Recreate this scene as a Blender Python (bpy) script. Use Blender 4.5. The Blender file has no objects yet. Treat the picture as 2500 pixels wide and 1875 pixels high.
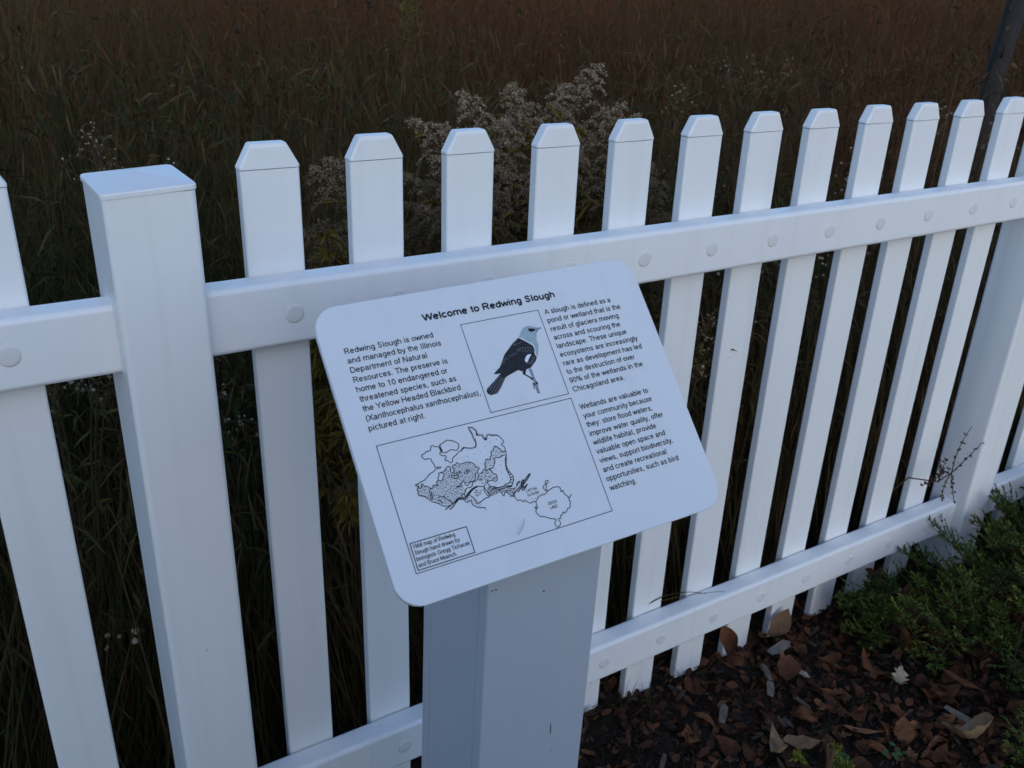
import bpy, math, random
import numpy as np
from mathutils import Vector, Matrix, Euler
R = math.radians
random.seed(7); rng = np.random.default_rng(11)
S = bpy.context.scene
COL = S.collection

# ------------------------------------------------------------------ camera
cam_d = bpy.data.cameras.new('camera'); cam = bpy.data.objects.new('camera', cam_d); COL.objects.link(cam)
S.camera = cam
cam_d.sensor_width = 36.0; cam_d.lens = 31.94
cam_d.clip_start = 0.02; cam_d.clip_end = 900.0
cam.matrix_world = Matrix(((0.8529465, 0.1873771, -0.4872085, -0.1338),
                           (-0.5207063, 0.3710468, -0.7688883, -1.0837),
                           (0.0367051, 0.9095131, 0.4140515, 1.4132),
                           (0, 0, 0, 1)))
cam_d.dof.use_dof = True; cam_d.dof.focus_distance = 1.25; cam_d.dof.aperture_fstop = 12.0

# ------------------------------------------------------------------ sky, sun, exposure
SUN_ELEV, SUN_AZ = 26.0, 196.0          # azimuth clockwise from +Y, the direction the fence faces away from
world = bpy.data.worlds.new('World'); S.world = world; world.use_nodes = True
wn = world.node_tree.nodes; wl = world.node_tree.links
sky = wn.new('ShaderNodeTexSky'); sky.sky_type = 'NISHITA'; sky.sun_disc = False
sky.sun_elevation = R(SUN_ELEV); sky.sun_rotation = R(SUN_AZ)
sky.air_density = 1.0; sky.dust_density = 0.9; sky.ozone_density = 4.2
wl.new(sky.outputs[0], wn['Background'].inputs['Color']); wn['Background'].inputs['Strength'].default_value = 0.12
sun_d = bpy.data.lights.new('sun', 'SUN'); sun = bpy.data.objects.new('sun', sun_d); COL.objects.link(sun)
sun_d.energy = 0.03; sun_d.angle = R(35); sun_d.color = (1.0, 0.93, 0.85)
az = R(SUN_AZ); el = R(24)
sd = Vector((math.sin(az)*math.cos(el), math.cos(az)*math.cos(el), math.sin(el)))
sun.rotation_euler = sd.to_track_quat('Z', 'Y').to_euler()
S.view_settings.view_transform = 'Standard'; S.view_settings.look = 'None'
S.view_settings.exposure = 0.90; S.view_settings.gamma = 1.0
S.view_settings.use_curve_mapping = False

# ------------------------------------------------------------------ helpers
def tag(o, label=None, cat=None, group=None, kind=None):
    if label: o['label'] = label
    if cat: o['category'] = cat
    if group: o['group'] = group
    if kind: o['kind'] = kind
    return o
def empty(name, loc=(0, 0, 0), rz=0.0):
    o = bpy.data.objects.new(name, None); COL.objects.link(o); o.location = loc; o.rotation_euler = (0, 0, rz)
    o.empty_display_size = 0.1; return o
def link(name, me, parent=None, loc=(0, 0, 0), rot=(0, 0, 0)):
    o = bpy.data.objects.new(name, me); COL.objects.link(o); o.location = loc; o.rotation_euler = rot
    if parent: o.parent = parent
    return o
def mesh_from(name, V, F, mats, smooth=False, mi=None):
    me = bpy.data.meshes.new(name); me.from_pydata([tuple(map(float, v)) for v in V], [], F)
    for m in (mats if isinstance(mats, (list, tuple)) else [mats]): me.materials.append(m)
    if smooth: me.polygons.foreach_set('use_smooth', [True]*len(F))
    if mi is not None: me.polygons.foreach_set('material_index', mi)
    me.update(); return me
def big_mesh(name, V, loops, starts, totals, mats, tint=None, smooth=False):
    """fast path: numpy arrays straight into a mesh; tint = one float per face"""
    me = bpy.data.meshes.new(name)
    me.vertices.add(len(V)); me.vertices.foreach_set('co', np.ascontiguousarray(V, dtype=np.float32).ravel())
    me.loops.add(len(loops)); me.loops.foreach_set('vertex_index', np.asarray(loops, dtype=np.int32))
    me.polygons.add(len(starts)); me.polygons.foreach_set('loop_start', np.asarray(starts, dtype=np.int32))
    me.polygons.foreach_set('loop_total', np.asarray(totals, dtype=np.int32))
    for m in (mats if isinstance(mats, (list, tuple)) else [mats]): me.materials.append(m)
    if tint is not None:
        a = me.attributes.new('tint', 'FLOAT', 'FACE'); a.data.foreach_set('value', np.asarray(tint, dtype=np.float32))
    if smooth: me.polygons.foreach_set('use_smooth', np.ones(len(starts), dtype=bool))
    me.update(calc_edges=True); me.validate(); return me

# ------------------------------------------------------------------ materials
def new_mat(name):
    m = bpy.data.materials.new(name); m.use_nodes = True
    nt = m.node_tree; b = nt.nodes['Principled BSDF']; return m, nt, b
def noise(nt, scale, detail=4, rough=0.55, coord='Object', vec=None):
    tc = nt.nodes.new('ShaderNodeTexCoord'); n = nt.nodes.new('ShaderNodeTexNoise')
    n.inputs['Scale'].default_value = scale; n.inputs['Detail'].default_value = detail; n.inputs['Roughness'].default_value = rough
    if vec:
        mp = nt.nodes.new('ShaderNodeMapping'); mp.inputs['Scale'].default_value = vec
        nt.links.new(tc.outputs[coord], mp.inputs[0]); nt.links.new(mp.outputs[0], n.inputs['Vector'])
    else: nt.links.new(tc.outputs[coord], n.inputs['Vector'])
    return n
def ramp(nt, src, stops, interp='LINEAR'):
    r = nt.nodes.new('ShaderNodeValToRGB'); cr = r.color_ramp; cr.interpolation = interp
    while len(cr.elements) < len(stops): cr.elements.new(0.5)
    for e, (p, c) in zip(cr.elements, stops): e.position = p; e.color = (*c, 1) if len(c) == 3 else c
    nt.links.new(src, r.inputs[0]); return r
def bump(nt, b, src, strength, dist):
    bp = nt.nodes.new('ShaderNodeBump'); bp.inputs['Strength'].default_value = strength; bp.inputs['Distance'].default_value = dist
    nt.links.new(src, bp.inputs['Height']); nt.links.new(bp.outputs[0], b.inputs['Normal'])
def vinyl(name, col, dirt=(0.55, 0.52, 0.45), rough=0.38, speck=True):
    m, nt, b = new_mat(name)
    n = noise(nt, 2.2, 6, 0.6)
    r = ramp(nt, n.outputs['Fac'], [(0.0, tuple(c*0.95 for c in col)), (0.5, col), (1.0, tuple(min(c*1.03, .85) for c in col))])
    n2 = noise(nt, 26, 8, 0.75)
    msk = ramp(nt, n2.outputs['Fac'], [(0.66, (0, 0, 0)), (0.80, (0.30, 0.30, 0.30))])
    mix = nt.nodes.new('ShaderNodeMixRGB'); nt.links.new(msk.outputs[0], mix.inputs[0]); nt.links.new(r.outputs[0], mix.inputs[1]); mix.inputs[2].default_value = (*dirt, 1)
    out = mix
    if speck:
        vo = nt.nodes.new('ShaderNodeTexVoronoi'); vo.inputs['Scale'].default_value = 28
        tc = nt.nodes.new('ShaderNodeTexCoord'); nt.links.new(tc.outputs['Object'], vo.inputs['Vector'])
        m2 = ramp(nt, vo.outputs['Distance'], [(0.035, (1, 1, 1)), (0.06, (0, 0, 0))])
        n3 = noise(nt, 9, 3); m3 = ramp(nt, n3.outputs['Fac'], [(0.60, (0, 0, 0)), (0.66, (.7, .7, .7))])
        mu = nt.nodes.new('ShaderNodeMixRGB'); mu.blend_type = 'MULTIPLY'; mu.inputs[0].default_value = 1
        nt.links.new(m2.outputs[0], mu.inputs[1]); nt.links.new(m3.outputs[0], mu.inputs[2])
        mx = nt.nodes.new('ShaderNodeMixRGB'); nt.links.new(mu.outputs[0], mx.inputs[0]); nt.links.new(mix.outputs[0], mx.inputs[1]); mx.inputs[2].default_value = (.16, .13, .10, 1)
        out = mx
    # rain splash: soil flecks on the lowest hand's breadth, thinning out upwards
    ge = nt.nodes.new('ShaderNodeNewGeometry'); sx = nt.nodes.new('ShaderNodeSeparateXYZ'); nt.links.new(ge.outputs['Position'], sx.inputs[0])
    mr = nt.nodes.new('ShaderNodeMapRange'); nt.links.new(sx.outputs['Z'], mr.inputs[0]); mr.inputs[1].default_value = .0; mr.inputs[2].default_value = .22; mr.inputs[3].default_value = .10; mr.inputs[4].default_value = 0
    n5 = nt.nodes.new('ShaderNodeTexNoise'); n5.inputs['Scale'].default_value = 75; n5.inputs['Detail'].default_value = 7; n5.inputs['Roughness'].default_value = .8; nt.links.new(ge.outputs['Position'], n5.inputs['Vector'])
    ad = nt.nodes.new('ShaderNodeMath'); ad.operation = 'ADD'; nt.links.new(n5.outputs['Fac'], ad.inputs[0]); nt.links.new(mr.outputs[0], ad.inputs[1])
    k5 = ramp(nt, ad.outputs[0], [(.68, (0, 0, 0)), (.84, (.45, .45, .45))])
    mz = nt.nodes.new('ShaderNodeMixRGB'); nt.links.new(k5.outputs[0], mz.inputs[0]); nt.links.new(out.outputs[0], mz.inputs[1]); mz.inputs[2].default_value = (.20, .16, .12, 1)
    # faint run-off streaks
    mp = nt.nodes.new('ShaderNodeMapping'); mp.inputs['Scale'].default_value = (38, 38, 1.6); nt.links.new(ge.outputs['Position'], mp.inputs[0])
    n6 = nt.nodes.new('ShaderNodeTexNoise'); n6.inputs['Scale'].default_value = 1.0; n6.inputs['Detail'].default_value = 4; nt.links.new(mp.outputs[0], n6.inputs['Vector'])
    k6 = ramp(nt, n6.outputs['Fac'], [(.52, (0, 0, 0)), (.75, (.16, .16, .16))])
    mw = nt.nodes.new('ShaderNodeMixRGB'); nt.links.new(k6.outputs[0], mw.inputs[0]); nt.links.new(mz.outputs[0], mw.inputs[1]); mw.inputs[2].default_value = (.50, .50, .46, 1)
    nt.links.new(mw.outputs[0], b.inputs['Base Color'])
    b.inputs['Roughness'].default_value = rough; b.inputs['Specular IOR Level'].default_value = 0.45
    n4 = noise(nt, 14, 3); bump(nt, b, n4.outputs['Fac'], 0.05, 0.004)
    return m
M = {}
M['vinyl'] = vinyl('white_vinyl', (0.80, 0.80, 0.785))
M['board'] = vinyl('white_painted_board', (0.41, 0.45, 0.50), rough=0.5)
M['screwcap'] = vinyl('screw_cap_plastic', (0.68, 0.67, 0.645), rough=0.8, speck=False)
M['panel'] = vinyl('sign_panel_white', (0.68, 0.70, 0.715), rough=0.30)
def flat(name, col, rough=0.6, spec=0.3, var=0.15, scale=40):
    m, nt, b = new_mat(name); n = noise(nt, scale, 4)
    r = ramp(nt, n.outputs['Fac'], [(0.25, tuple(c*(1-var) for c in col)), (0.75, tuple(c*(1+var) for c in col))])
    nt.links.new(r.outputs[0], b.inputs['Base Color']); b.inputs['Roughness'].default_value = rough
    b.inputs['Specular IOR Level'].default_value = spec; return m
M['ink'] = flat('black_print_ink', (0.012, 0.014, 0.02), 0.5)
M['line'] = flat('thin_line_ink', (0.03, 0.036, 0.05), 0.5)
M['bird_black'] = flat('bird_black_print', (0.018, 0.018, 0.022), 0.5, var=.5, scale=160)
M['bird_head'] = flat('bird_head_pale_print', (0.33, 0.42, 0.44), 0.5, var=.12, scale=120)
M['bird_grey'] = flat('bird_grey_print', (0.22, 0.25, 0.31), 0.5)
M['bird_feather'] = flat('bird_feather_print', (0.17, 0.17, 0.19), 0.5)
M['bird_white'] = flat('bird_white_print', (0.70, 0.76, 0.80), 0.5, var=.04)
M['scratch'] = flat('scratch_mark', (0.26, 0.29, 0.33), 0.6)
M['seam'] = flat('dark_joint', (0.10, 0.10, 0.10), 0.8)
def tinted(name, stops, rough=0.75, trans=0.0, spec=0.15, vary=0.25, scale=30):
    """foliage: colour from the per-face tint attribute, streaked by noise"""
    m, nt, b = new_mat(name)
    a = nt.nodes.new('ShaderNodeAttribute'); a.attribute_name = 'tint'
    r = ramp(nt, a.outputs['Fac'], stops)
    n = noise(nt, scale, 3); v = ramp(nt, n.outputs['Fac'], [(0.3, (1-vary,)*3), (0.7, (1+vary*.6,)*3)])
    mu = nt.nodes.new('ShaderNodeMixRGB'); mu.blend_type = 'MULTIPLY'; mu.inputs[0].default_value = 1
    nt.links.new(r.outputs[0], mu.inputs[1]); nt.links.new(v.outputs[0], mu.inputs[2])
    nt.links.new(mu.outputs[0], b.inputs['Base Color'])
    b.inputs['Roughness'].default_value = rough; b.inputs['Specular IOR Level'].default_value = spec
    return m
# 0..1: green .. olive .. tan .. brown .. red brown
M['grass'] = tinted('field_grass', [(0.0, (.018, .027, .008)), (.22, (.038, .039, .011)), (.42, (.085, .058, .022)), (.60, (.082, .042, .016)), (.80, (.074, .028, .011)), (1.0, (.115, .042, .017))])
M['seedfluff'] = tinted('seed_fluff', [(0, (.12, .085, .045)), (.5, (.28, .215, .14)), (1, (.54, .47, .38))], rough=.9, spec=0.05, vary=.15, scale=200)
M['drystem'] = tinted('dry_stem', [(0, (.030, .020, .012)), (1, (.15, .085, .045))])
M['goldleaf'] = tinted('goldenrod_leaf', [(0, (.05, .055, .012)), (.5, (.12, .095, .015)), (1, (.21, .12, .02))])
M['juniper'] = tinted('juniper_scale', [(0, (.020, .038, .007)), (.5, (.052, .082, .012)), (1, (.17, .18, .025))], rough=.6, spec=.2)
M['weed'] = tinted('weed_leaf', [(0, (.02, .05, .012)), (1, (.045, .10, .025))], rough=.5, spec=.3)
M['leaf'] = tinted('fallen_leaf', [(0, (.026, .014, .010)), (.3, (.082, .034, .018)), (.55, (.155, .063, .027)), (.75, (.20, .115, .065)), (1, (.38, .31, .20))], rough=.75, spec=.12, vary=.3, scale=60)
M['chip'] = tinted('wood_chip', [(0, (.030, .023, .018)), (.6, (.095, .078, .062)), (1, (.25, .215, .18))], rough=.8, vary=.35, scale=90)
def bark():
    m, nt, b = new_mat('dark_bark'); n = noise(nt, 30, 8, .7, vec=(1, 1, .25))
    r = ramp(nt, n.outputs['Fac'], [(.3, (.008, .007, .006)), (.6, (.025, .020, .018)), (.8, (.045, .036, .032))])
    n2 = noise(nt, 18, 5, .6); k = ramp(nt, n2.outputs['Fac'], [(.66, (0, 0, 0)), (.72, (.8, .8, .8))])
    mx = nt.nodes.new('ShaderNodeMixRGB'); nt.links.new(k.outputs[0], mx.inputs[0]); nt.links.new(r.outputs[0], mx.inputs[1]); mx.inputs[2].default_value = (.07, .085, .08, 1)
    nt.links.new(mx.outputs[0], b.inputs['Base Color']); b.inputs['Roughness'].default_value = .85; bump(nt, b, n.outputs['Fac'], .8, .01); return m
M['bark'] = bark()
def soil(name, lo, mid, hi):
    m, nt, b = new_mat(name); n = noise(nt, 55, 10, .7); n2 = noise(nt, 6, 4)
    r = ramp(nt, n.outputs['Fac'], [(.3, lo), (.55, mid), (.72, hi)])
    v = ramp(nt, n2.outputs['Fac'], [(.3, (.6,)*3), (.7, (1.2,)*3)])
    mu = nt.nodes.new('ShaderNodeMixRGB'); mu.blend_type = 'MULTIPLY'; mu.inputs[0].default_value = 1
    nt.links.new(r.outputs[0], mu.inputs[1]); nt.links.new(v.outputs[0], mu.inputs[2])
    nt.links.new(mu.outputs[0], b.inputs['Base Color']); b.inputs['Roughness'].default_value = .9; b.inputs['Specular IOR Level'].default_value = .1
    bump(nt, b, n.outputs['Fac'], 1.0, .012); return m
M['soil'] = soil('dark_mulched_soil', (.010, .008, .006), (.032, .023, .016), (.075, .055, .038))

# ------------------------------------------------------------------ ground
def gz(x, y):
    """gentle unevenness of the ground near the fence, a little higher towards the right"""
    near = math.exp(-((x-1.2)**2 + y*y)/30.0)
    return near*(0.012*math.sin(3.1*x+1.7*y) + 0.010*math.sin(7.3*y-2.2*x+1) + 0.006*math.sin(17*x+9*y)) + 0.022*max(0.0, min(1.0, (x-1.2)))
def make_ground():
    xs = np.concatenate([np.linspace(-800, -8, 10), np.linspace(-6, -1.2, 14), np.linspace(-1, 3.4, 150), np.linspace(3.6, 12, 30), np.linspace(14, 800, 12)])
    ys = np.concatenate([np.linspace(-800, -8, 10), np.linspace(-6, -1.3, 12), np.linspace(-1.2, .8, 80), np.linspace(1, 12, 40), np.linspace(14, 800, 12)])
    V = [(x, y, gz(x, y) + (0.004*math.sin(61*x+13*y)*math.sin(47*y) if -1 < x < 3.4 and -1.2 < y < .8 else 0)) for y in ys for x in xs]
    nx = len(xs); F = [(j*nx+i, j*nx+i+1, (j+1)*nx+i+1, (j+1)*nx+i) for j in range(len(ys)-1) for i in range(nx-1)]
    o = link('ground', mesh_from('ground', V, F, M['soil'], smooth=True)); tag(o, kind='structure')
make_ground()

# ------------------------------------------------------------------ fence
def rounded_profile(w, d, r, seg=5):
    """CCW rounded rectangle centred at 0, with the analytic normals"""
    P, N = [], []
    for cx, cy, a0 in ((w/2-r, d/2-r, 0), (-w/2+r, d/2-r, 90), (-w/2+r, -d/2+r, 180), (w/2-r, -d/2+r, 270)):
        for k in range(seg+1):
            a = R(a0+90*k/seg); P.append((cx+r*math.cos(a), cy+r*math.sin(a))); N.append((math.cos(a), math.sin(a)))
    return P, N
def prism(name, w, d, r, sections, mat, axis='Z', seg=5, topfn=None):
    """loft of rounded rectangles: sections = (height, w_scale_x, w_scale_y); sides carry analytic normals"""
    P, N = rounded_profile(w, d, r, seg); n = len(P); V = []; F = []
    for s in sections:
        h, sx, sy = s[:3]
        for x, y in P:
            z = h + (topfn(x, y) if topfn and s is sections[-1] else 0)
            V.append((x*sx, y*sy, z))
    for k in range(len(sections)-1):
        for i in range(n):
            j = (i+1) % n; F.append((k*n+i, k*n+j, (k+1)*n+j, (k+1)*n+i))
    side = len(F)
    F.append(tuple(reversed(range(n)))); F.append(tuple(range((len(sections)-1)*n, len(sections)*n)))
    def perm(v): return v if axis == 'Z' else (v[2], v[0], v[1])     # axis X: local z -> X, x -> Y, y -> Z
    V = [perm(v) for v in V]
    me = mesh_from(name, V, F, mat)
    nor = []
    for fi, f in enumerate(F):
        if fi < side:
            k = fi//n; dh = sections[k+1][0]-sections[k][0]
            for vi in f:
                i = vi % n; nx, ny = N[i]
                slx = (sections[k][1]-sections[k+1][1])*abs(P[i][0])/max(dh, 1e-6); sly = (sections[k][2]-sections[k+1][2])*abs(P[i][1])/max(dh, 1e-6)
                v = Vector((nx, ny, abs(nx)*slx+abs(ny)*sly)).normalized(); nor.append(perm(tuple(v)))
        else:
            c = perm((0, 0, -1.0 if fi == side else 1.0)); nor += [c]*len(f)
    me.polygons.foreach_set('use_smooth', [True]*len(F)); me.normals_split_custom_set(nor)
    return me
H = 1.175                                   # post top height; all fence heights follow from it
PW, PD = 0.1016, 0.1024
SP, X1, WP, DP, DR = 0.1447, 0.2110, 0.0763, 0.0203, 0.0432
YP = -0.0269; ZR1, ZR2, HR = H-0.1316, H-0.9590, 0.0868
XB = X1+11*SP+0.002+X1-PW                   # left face of the second post
fence = empty('picket_fence', (0, 0, 0))
tag(fence, 'white vinyl picket fence running behind the sign along the edge of the dark field', 'fence')
post_me = prism('post', PW, PD, .007, [(-.02, 1, 1), (H-.0012, 1, 1)], M['vinyl'])
def pyr_cap():
    P, N = rounded_profile(PW+.003, PD+.003, .008, 5); n = len(P); V = [(x, y, 0) for x, y in P]+[(x, y, .0045) for x, y in P]+[(x*.985, y*.985, .0060) for x, y in P]
    ap = len(V); V.append((-.004, 0, .0165)); F = []
    for k in (0, 1):
        for i in range(n): j = (i+1) % n; F.append((k*n+i, k*n+j, (k+1)*n+j, (k+1)*n+i))
    for i in range(n): F.append((2*n+i, 2*n+(i+1) % n, ap))
    F.append(tuple(reversed(range(n))))
    # flat pyramid faces: the long quadrant edges meet the apex as planes
    return mesh_from('post_cap', V, F, M['vinyl'])
cap_me = pyr_cap()
neck_me = prism('cap_joint', PW-.004, PD-.004, .006, [(0, 1, 1), (.0022, 1, 1)], M['seam'])
def put_post(x, yaw=0.0, skew=0.0):
    p = link('post', post_me, fence, (x+PW/2, YP+PD/2, 0), (0, 0, yaw))
    j = link('cap_joint', neck_me, p, (0, 0, H-.0015)); c = link('post_cap', cap_me, p, (0, 0, H+.0003))
    if skew:
        axis = Vector((1, 1, 0)).normalized()
        q = Matrix.Rotation(skew, 4, Vector((-1, 1, 0)).normalized()) if False else Matrix.Rotation(skew, 4, Vector((1, -1, 0)).normalized())
        c.rotation_euler = q.to_euler(); j.rotation_euler = q.to_euler()
    return p
put_post(0.0, 0.0535, 0.045); put_post(XB); put_post(XB+(XB-0.0)); put_post(-XB)
# pickets
picket_me = prism('picket', WP, DP, .004, [(-.015, 1, 1), (H+.0020, 1, 1)], M['vinyl'], seg=4)
def picket_cap_me():
    w, d = WP+.0012, DP+.0012
    return prism('picket_cap', w, d, .0045, [(0, 1, 1), (.0025, 1, 1), (.026, .66, 1), (.0295, .61, .93), (.0308, .575, .80)], M['vinyl'], seg=4)
pcap_me = picket_cap_me()
pneck_me = prism('cap_joint', WP-.003, DP-.003, .003, [(0, 1, 1), (.0035, 1, 1)], M['seam'], seg=3)
def dome():
    V = []; F = []; n = 20; rr = .0125
    rings = [(1.0, 0), (1.0, .0006), (.95, .0011), (.7, .0014), (.4, .0015)]
    for s, h in rings:
        for k in range(n): a = 2*math.pi*k/n; V.append((rr*s*math.cos(a), -h, rr*s*math.sin(a)))
    for q in range(len(rings)-1):
        for k in range(n): F.append((q*n+k, q*n+(k+1) % n, (q+1)*n+(k+1) % n, (q+1)*n+k))
    V.append((0, -.0015, 0)); t = len(V)-1
    for k in range(n): F.append(((len(rings)-1)*n+k, (len(rings)-1)*n+(k+1) % n, t))
    me = mesh_from('screw_cap', V, F, M['screwcap'], smooth=True)
    return me
dome_me = dome()
def put_picket(x, rj=random.Random(3)):
    dz = rj.uniform(-.0012, .0012); tilt = rj.uniform(-.0022, .0022)
    p = link('picket', picket_me, fence, (x, DR+DP/2+.0006, dz), (0, tilt, rj.uniform(-.004, .004)))
    link('cap_joint', pneck_me, p, (0, 0, H+.0015)); link('picket_cap', pcap_me, p, (0, 0, H+.0031), (0, rj.uniform(-.006, .006), 0))
    for z in (ZR1-HR/2, ZR2-HR/2):
        link('screw_cap', dome_me, fence, (x+.0047+rj.uniform(-.002, .002), -.0001, z+rj.uniform(-.001, .001)), (0, rj.uniform(0, 6), 0))
for i in range(1, 13): put_picket(X1+(i-1)*SP)
for i in range(0, -5, -1): put_picket(-.1187+(i)*SP)
for i in range(0, 8): put_picket(XB+PW+(X1-PW)+i*SP)
def put_rail(x0, x1, zt):
    L = x1-x0
    me = prism('rail', DR, HR, .008, [(0, 1, 1), (L, 1, 1)], M['vinyl'], axis='X', seg=6)
    link('rail', me, fence, (x0, DR/2, zt-HR/2))
for zt in (ZR1, ZR2):
    put_rail(PW-.004, XB+.004, zt); put_rail(-XB+PW-.004, .004, zt); put_rail(XB+PW-.004, 2*XB+.004, zt)

# ------------------------------------------------------------------ sign: post boards, tilted panel, print
SW = 0.150; SX0, SY0 = 0.2734, -0.4097          # front left corner of the sign post
NAILS = [(.2785, .811), (.2835, .8105), (.346, .786)]; NICK = (.369, .573)
PT = 0.0075                                        # panel thickness
PR = Matrix(((0.9994066, -0.0000832, -0.0344453), (-0.0253200, 0.6762094, -0.7362743), (0.0233535, 0.7367095, 0.6758060)))
PTL = Vector((0.15043, -0.24957, H-0.07912)); PWD, PHT = 0.39562, 0.31214
sign = empty('information_sign', (SX0+SW/2, SY0+SW/2, 0))
tag(sign, 'white information sign with printed text, a bird and a map on a square boxed post', 'sign')
pn = PR.col[2]
def under_panel(x, y):                            # height of the panel's back face above (x, y)
    return PTL.z - PT/pn.z - (pn.x*(x-PTL.x)+pn.y*(y-PTL.y))/pn.z - .0012
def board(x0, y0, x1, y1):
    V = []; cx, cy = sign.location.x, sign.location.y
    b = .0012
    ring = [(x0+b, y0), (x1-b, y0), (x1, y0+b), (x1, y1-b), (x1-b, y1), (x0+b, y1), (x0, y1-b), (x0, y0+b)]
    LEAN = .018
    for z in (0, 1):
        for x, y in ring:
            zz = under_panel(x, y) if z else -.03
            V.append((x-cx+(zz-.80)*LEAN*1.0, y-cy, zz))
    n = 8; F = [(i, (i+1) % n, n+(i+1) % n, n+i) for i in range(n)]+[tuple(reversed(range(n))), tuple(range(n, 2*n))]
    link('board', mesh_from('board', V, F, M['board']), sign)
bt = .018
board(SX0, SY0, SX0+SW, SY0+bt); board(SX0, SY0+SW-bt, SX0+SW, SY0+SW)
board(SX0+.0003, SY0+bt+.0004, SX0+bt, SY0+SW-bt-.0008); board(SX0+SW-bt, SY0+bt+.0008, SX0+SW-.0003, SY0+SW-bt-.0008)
# panel
def panel_mesh():
    P = []; r = .027
    for cx, cy, a0 in ((PWD-r, -r, 0), (r, -r, 90), (r, -PHT+r, 180), (PWD-r, -PHT+r, 270)):
        for k in range(13): a = R(a0+90*k/12); P.append((cx+r*math.cos(a), cy+r*math.sin(a), math.cos(a), math.sin(a)))
    n = len(P); V = []; e = .0008
    for z, ins in ((-PT, e), (-PT+e, 0), (-e, 0), (0, e)):
        for x, y, nx, ny in P: V.append((x-nx*ins, y-ny*ins, z))
    F = []
    for k in range(3):
        for i in range(n): j = (i+1) % n; F.append((k*n+i, k*n+j, (k+1)*n+j, (k+1)*n+i))
    F.append(tuple(reversed(range(n)))); F.append(tuple(range(3*n, 4*n)))
    return mesh_from('panel', V, F, M['panel'])
panel = link('panel', panel_mesh(), sign)
panel.matrix_world = Matrix.Translation(PTL) @ PR.to_4x4()
panel.matrix_parent_inverse = Matrix.Identity(4)
panel.location = PTL - sign.location; panel.rotation_euler = PR.to_euler()
MM = .001
def ribbon(pts, w, z, close=False, V=None, F=None):
    """flat stroke along pts (mm, y down) in the panel plane"""
    q = [Vector((a*MM, -b*MM)) for a, b in pts]
    if close: q = q+[q[0], q[1]]
    n = len(q); b0 = len(V)
    for i, c in enumerate(q):
        d = (q[min(i+1, n-1)]-q[max(i-1, 0)])
        if d.length < 1e-9: d = Vector((1, 0))
        d.normalize(); s = Vector((-d.y, d.x))*w*MM/2
        V.append((c.x+s.x, c.y+s.y, z)); V.append((c.x-s.x, c.y-s.y, z))
    for i in range(n-1): F.append((b0+2*i+1, b0+2*i+3, b0+2*i+2, b0+2*i))
def smooth(pts, k=3):
    if len(pts) < 3: return pts
    out = []
    for i in range(len(pts)-1):
        p0 = pts[max(i-1, 0)]; p1 = pts[i]; p2 = pts[i+1]; p3 = pts[min(i+2, len(pts)-1)]
        for j in range(k):
            t = j/k
            out.append(tuple(.5*((2*p1[a])+(-p0[a]+p2[a])*t+(2*p0[a]-5*p1[a]+4*p2[a]-p3[a])*t*t+(-p0[a]+3*p1[a]-3*p2[a]+p3[a])*t**3) for a in (0, 1)))
    out.append(pts[-1]); return out
def disc(c, r, z, V, F, n=6, ring=0):
    b0 = len(V); sg = -1
    if ring:
        for k in range(n):
            a = 2*math.pi*k/n
            for rr in (r, r-ring): V.append(((c[0]+rr*math.cos(a))*MM, (-c[1]+rr*math.sin(a))*MM, z))
        for k in range(n): j = (k+1) % n; F.append((b0+2*k, b0+2*j, b0+2*j+1, b0+2*k+1))
    else:
        for k in range(n): a = 2*math.pi*k/n; V.append(((c[0]+r*math.cos(a))*MM, (-c[1]+r*math.sin(a))*MM, z))
        F.append(tuple(b0+k for k in range(n)))
def poly(pts, z, V, F):
    from mathutils.geometry import tessellate_polygon
    q = [Vector((a*MM, -b*MM, z)) for a, b in pts]; b0 = len(V); V += [tuple(v) for v in q]
    for t in tessellate_polygon([q]):
        a, b, c = (q[i] for i in t)
        if (b-a).cross(c-a).z < 0: t = (t[0], t[2], t[1])
        F.append(tuple(b0+i for i in t))
def inside(p, pl):
    c = False; j = len(pl)-1
    for i in range(len(pl)):
        if (pl[i][1] > p[1]) != (pl[j][1] > p[1]) and p[0] < (pl[j][0]-pl[i][0])*(p[1]-pl[i][1])/(pl[j][1]-pl[i][1])+pl[i][0]: c = not c
        j = i
    return c
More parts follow.
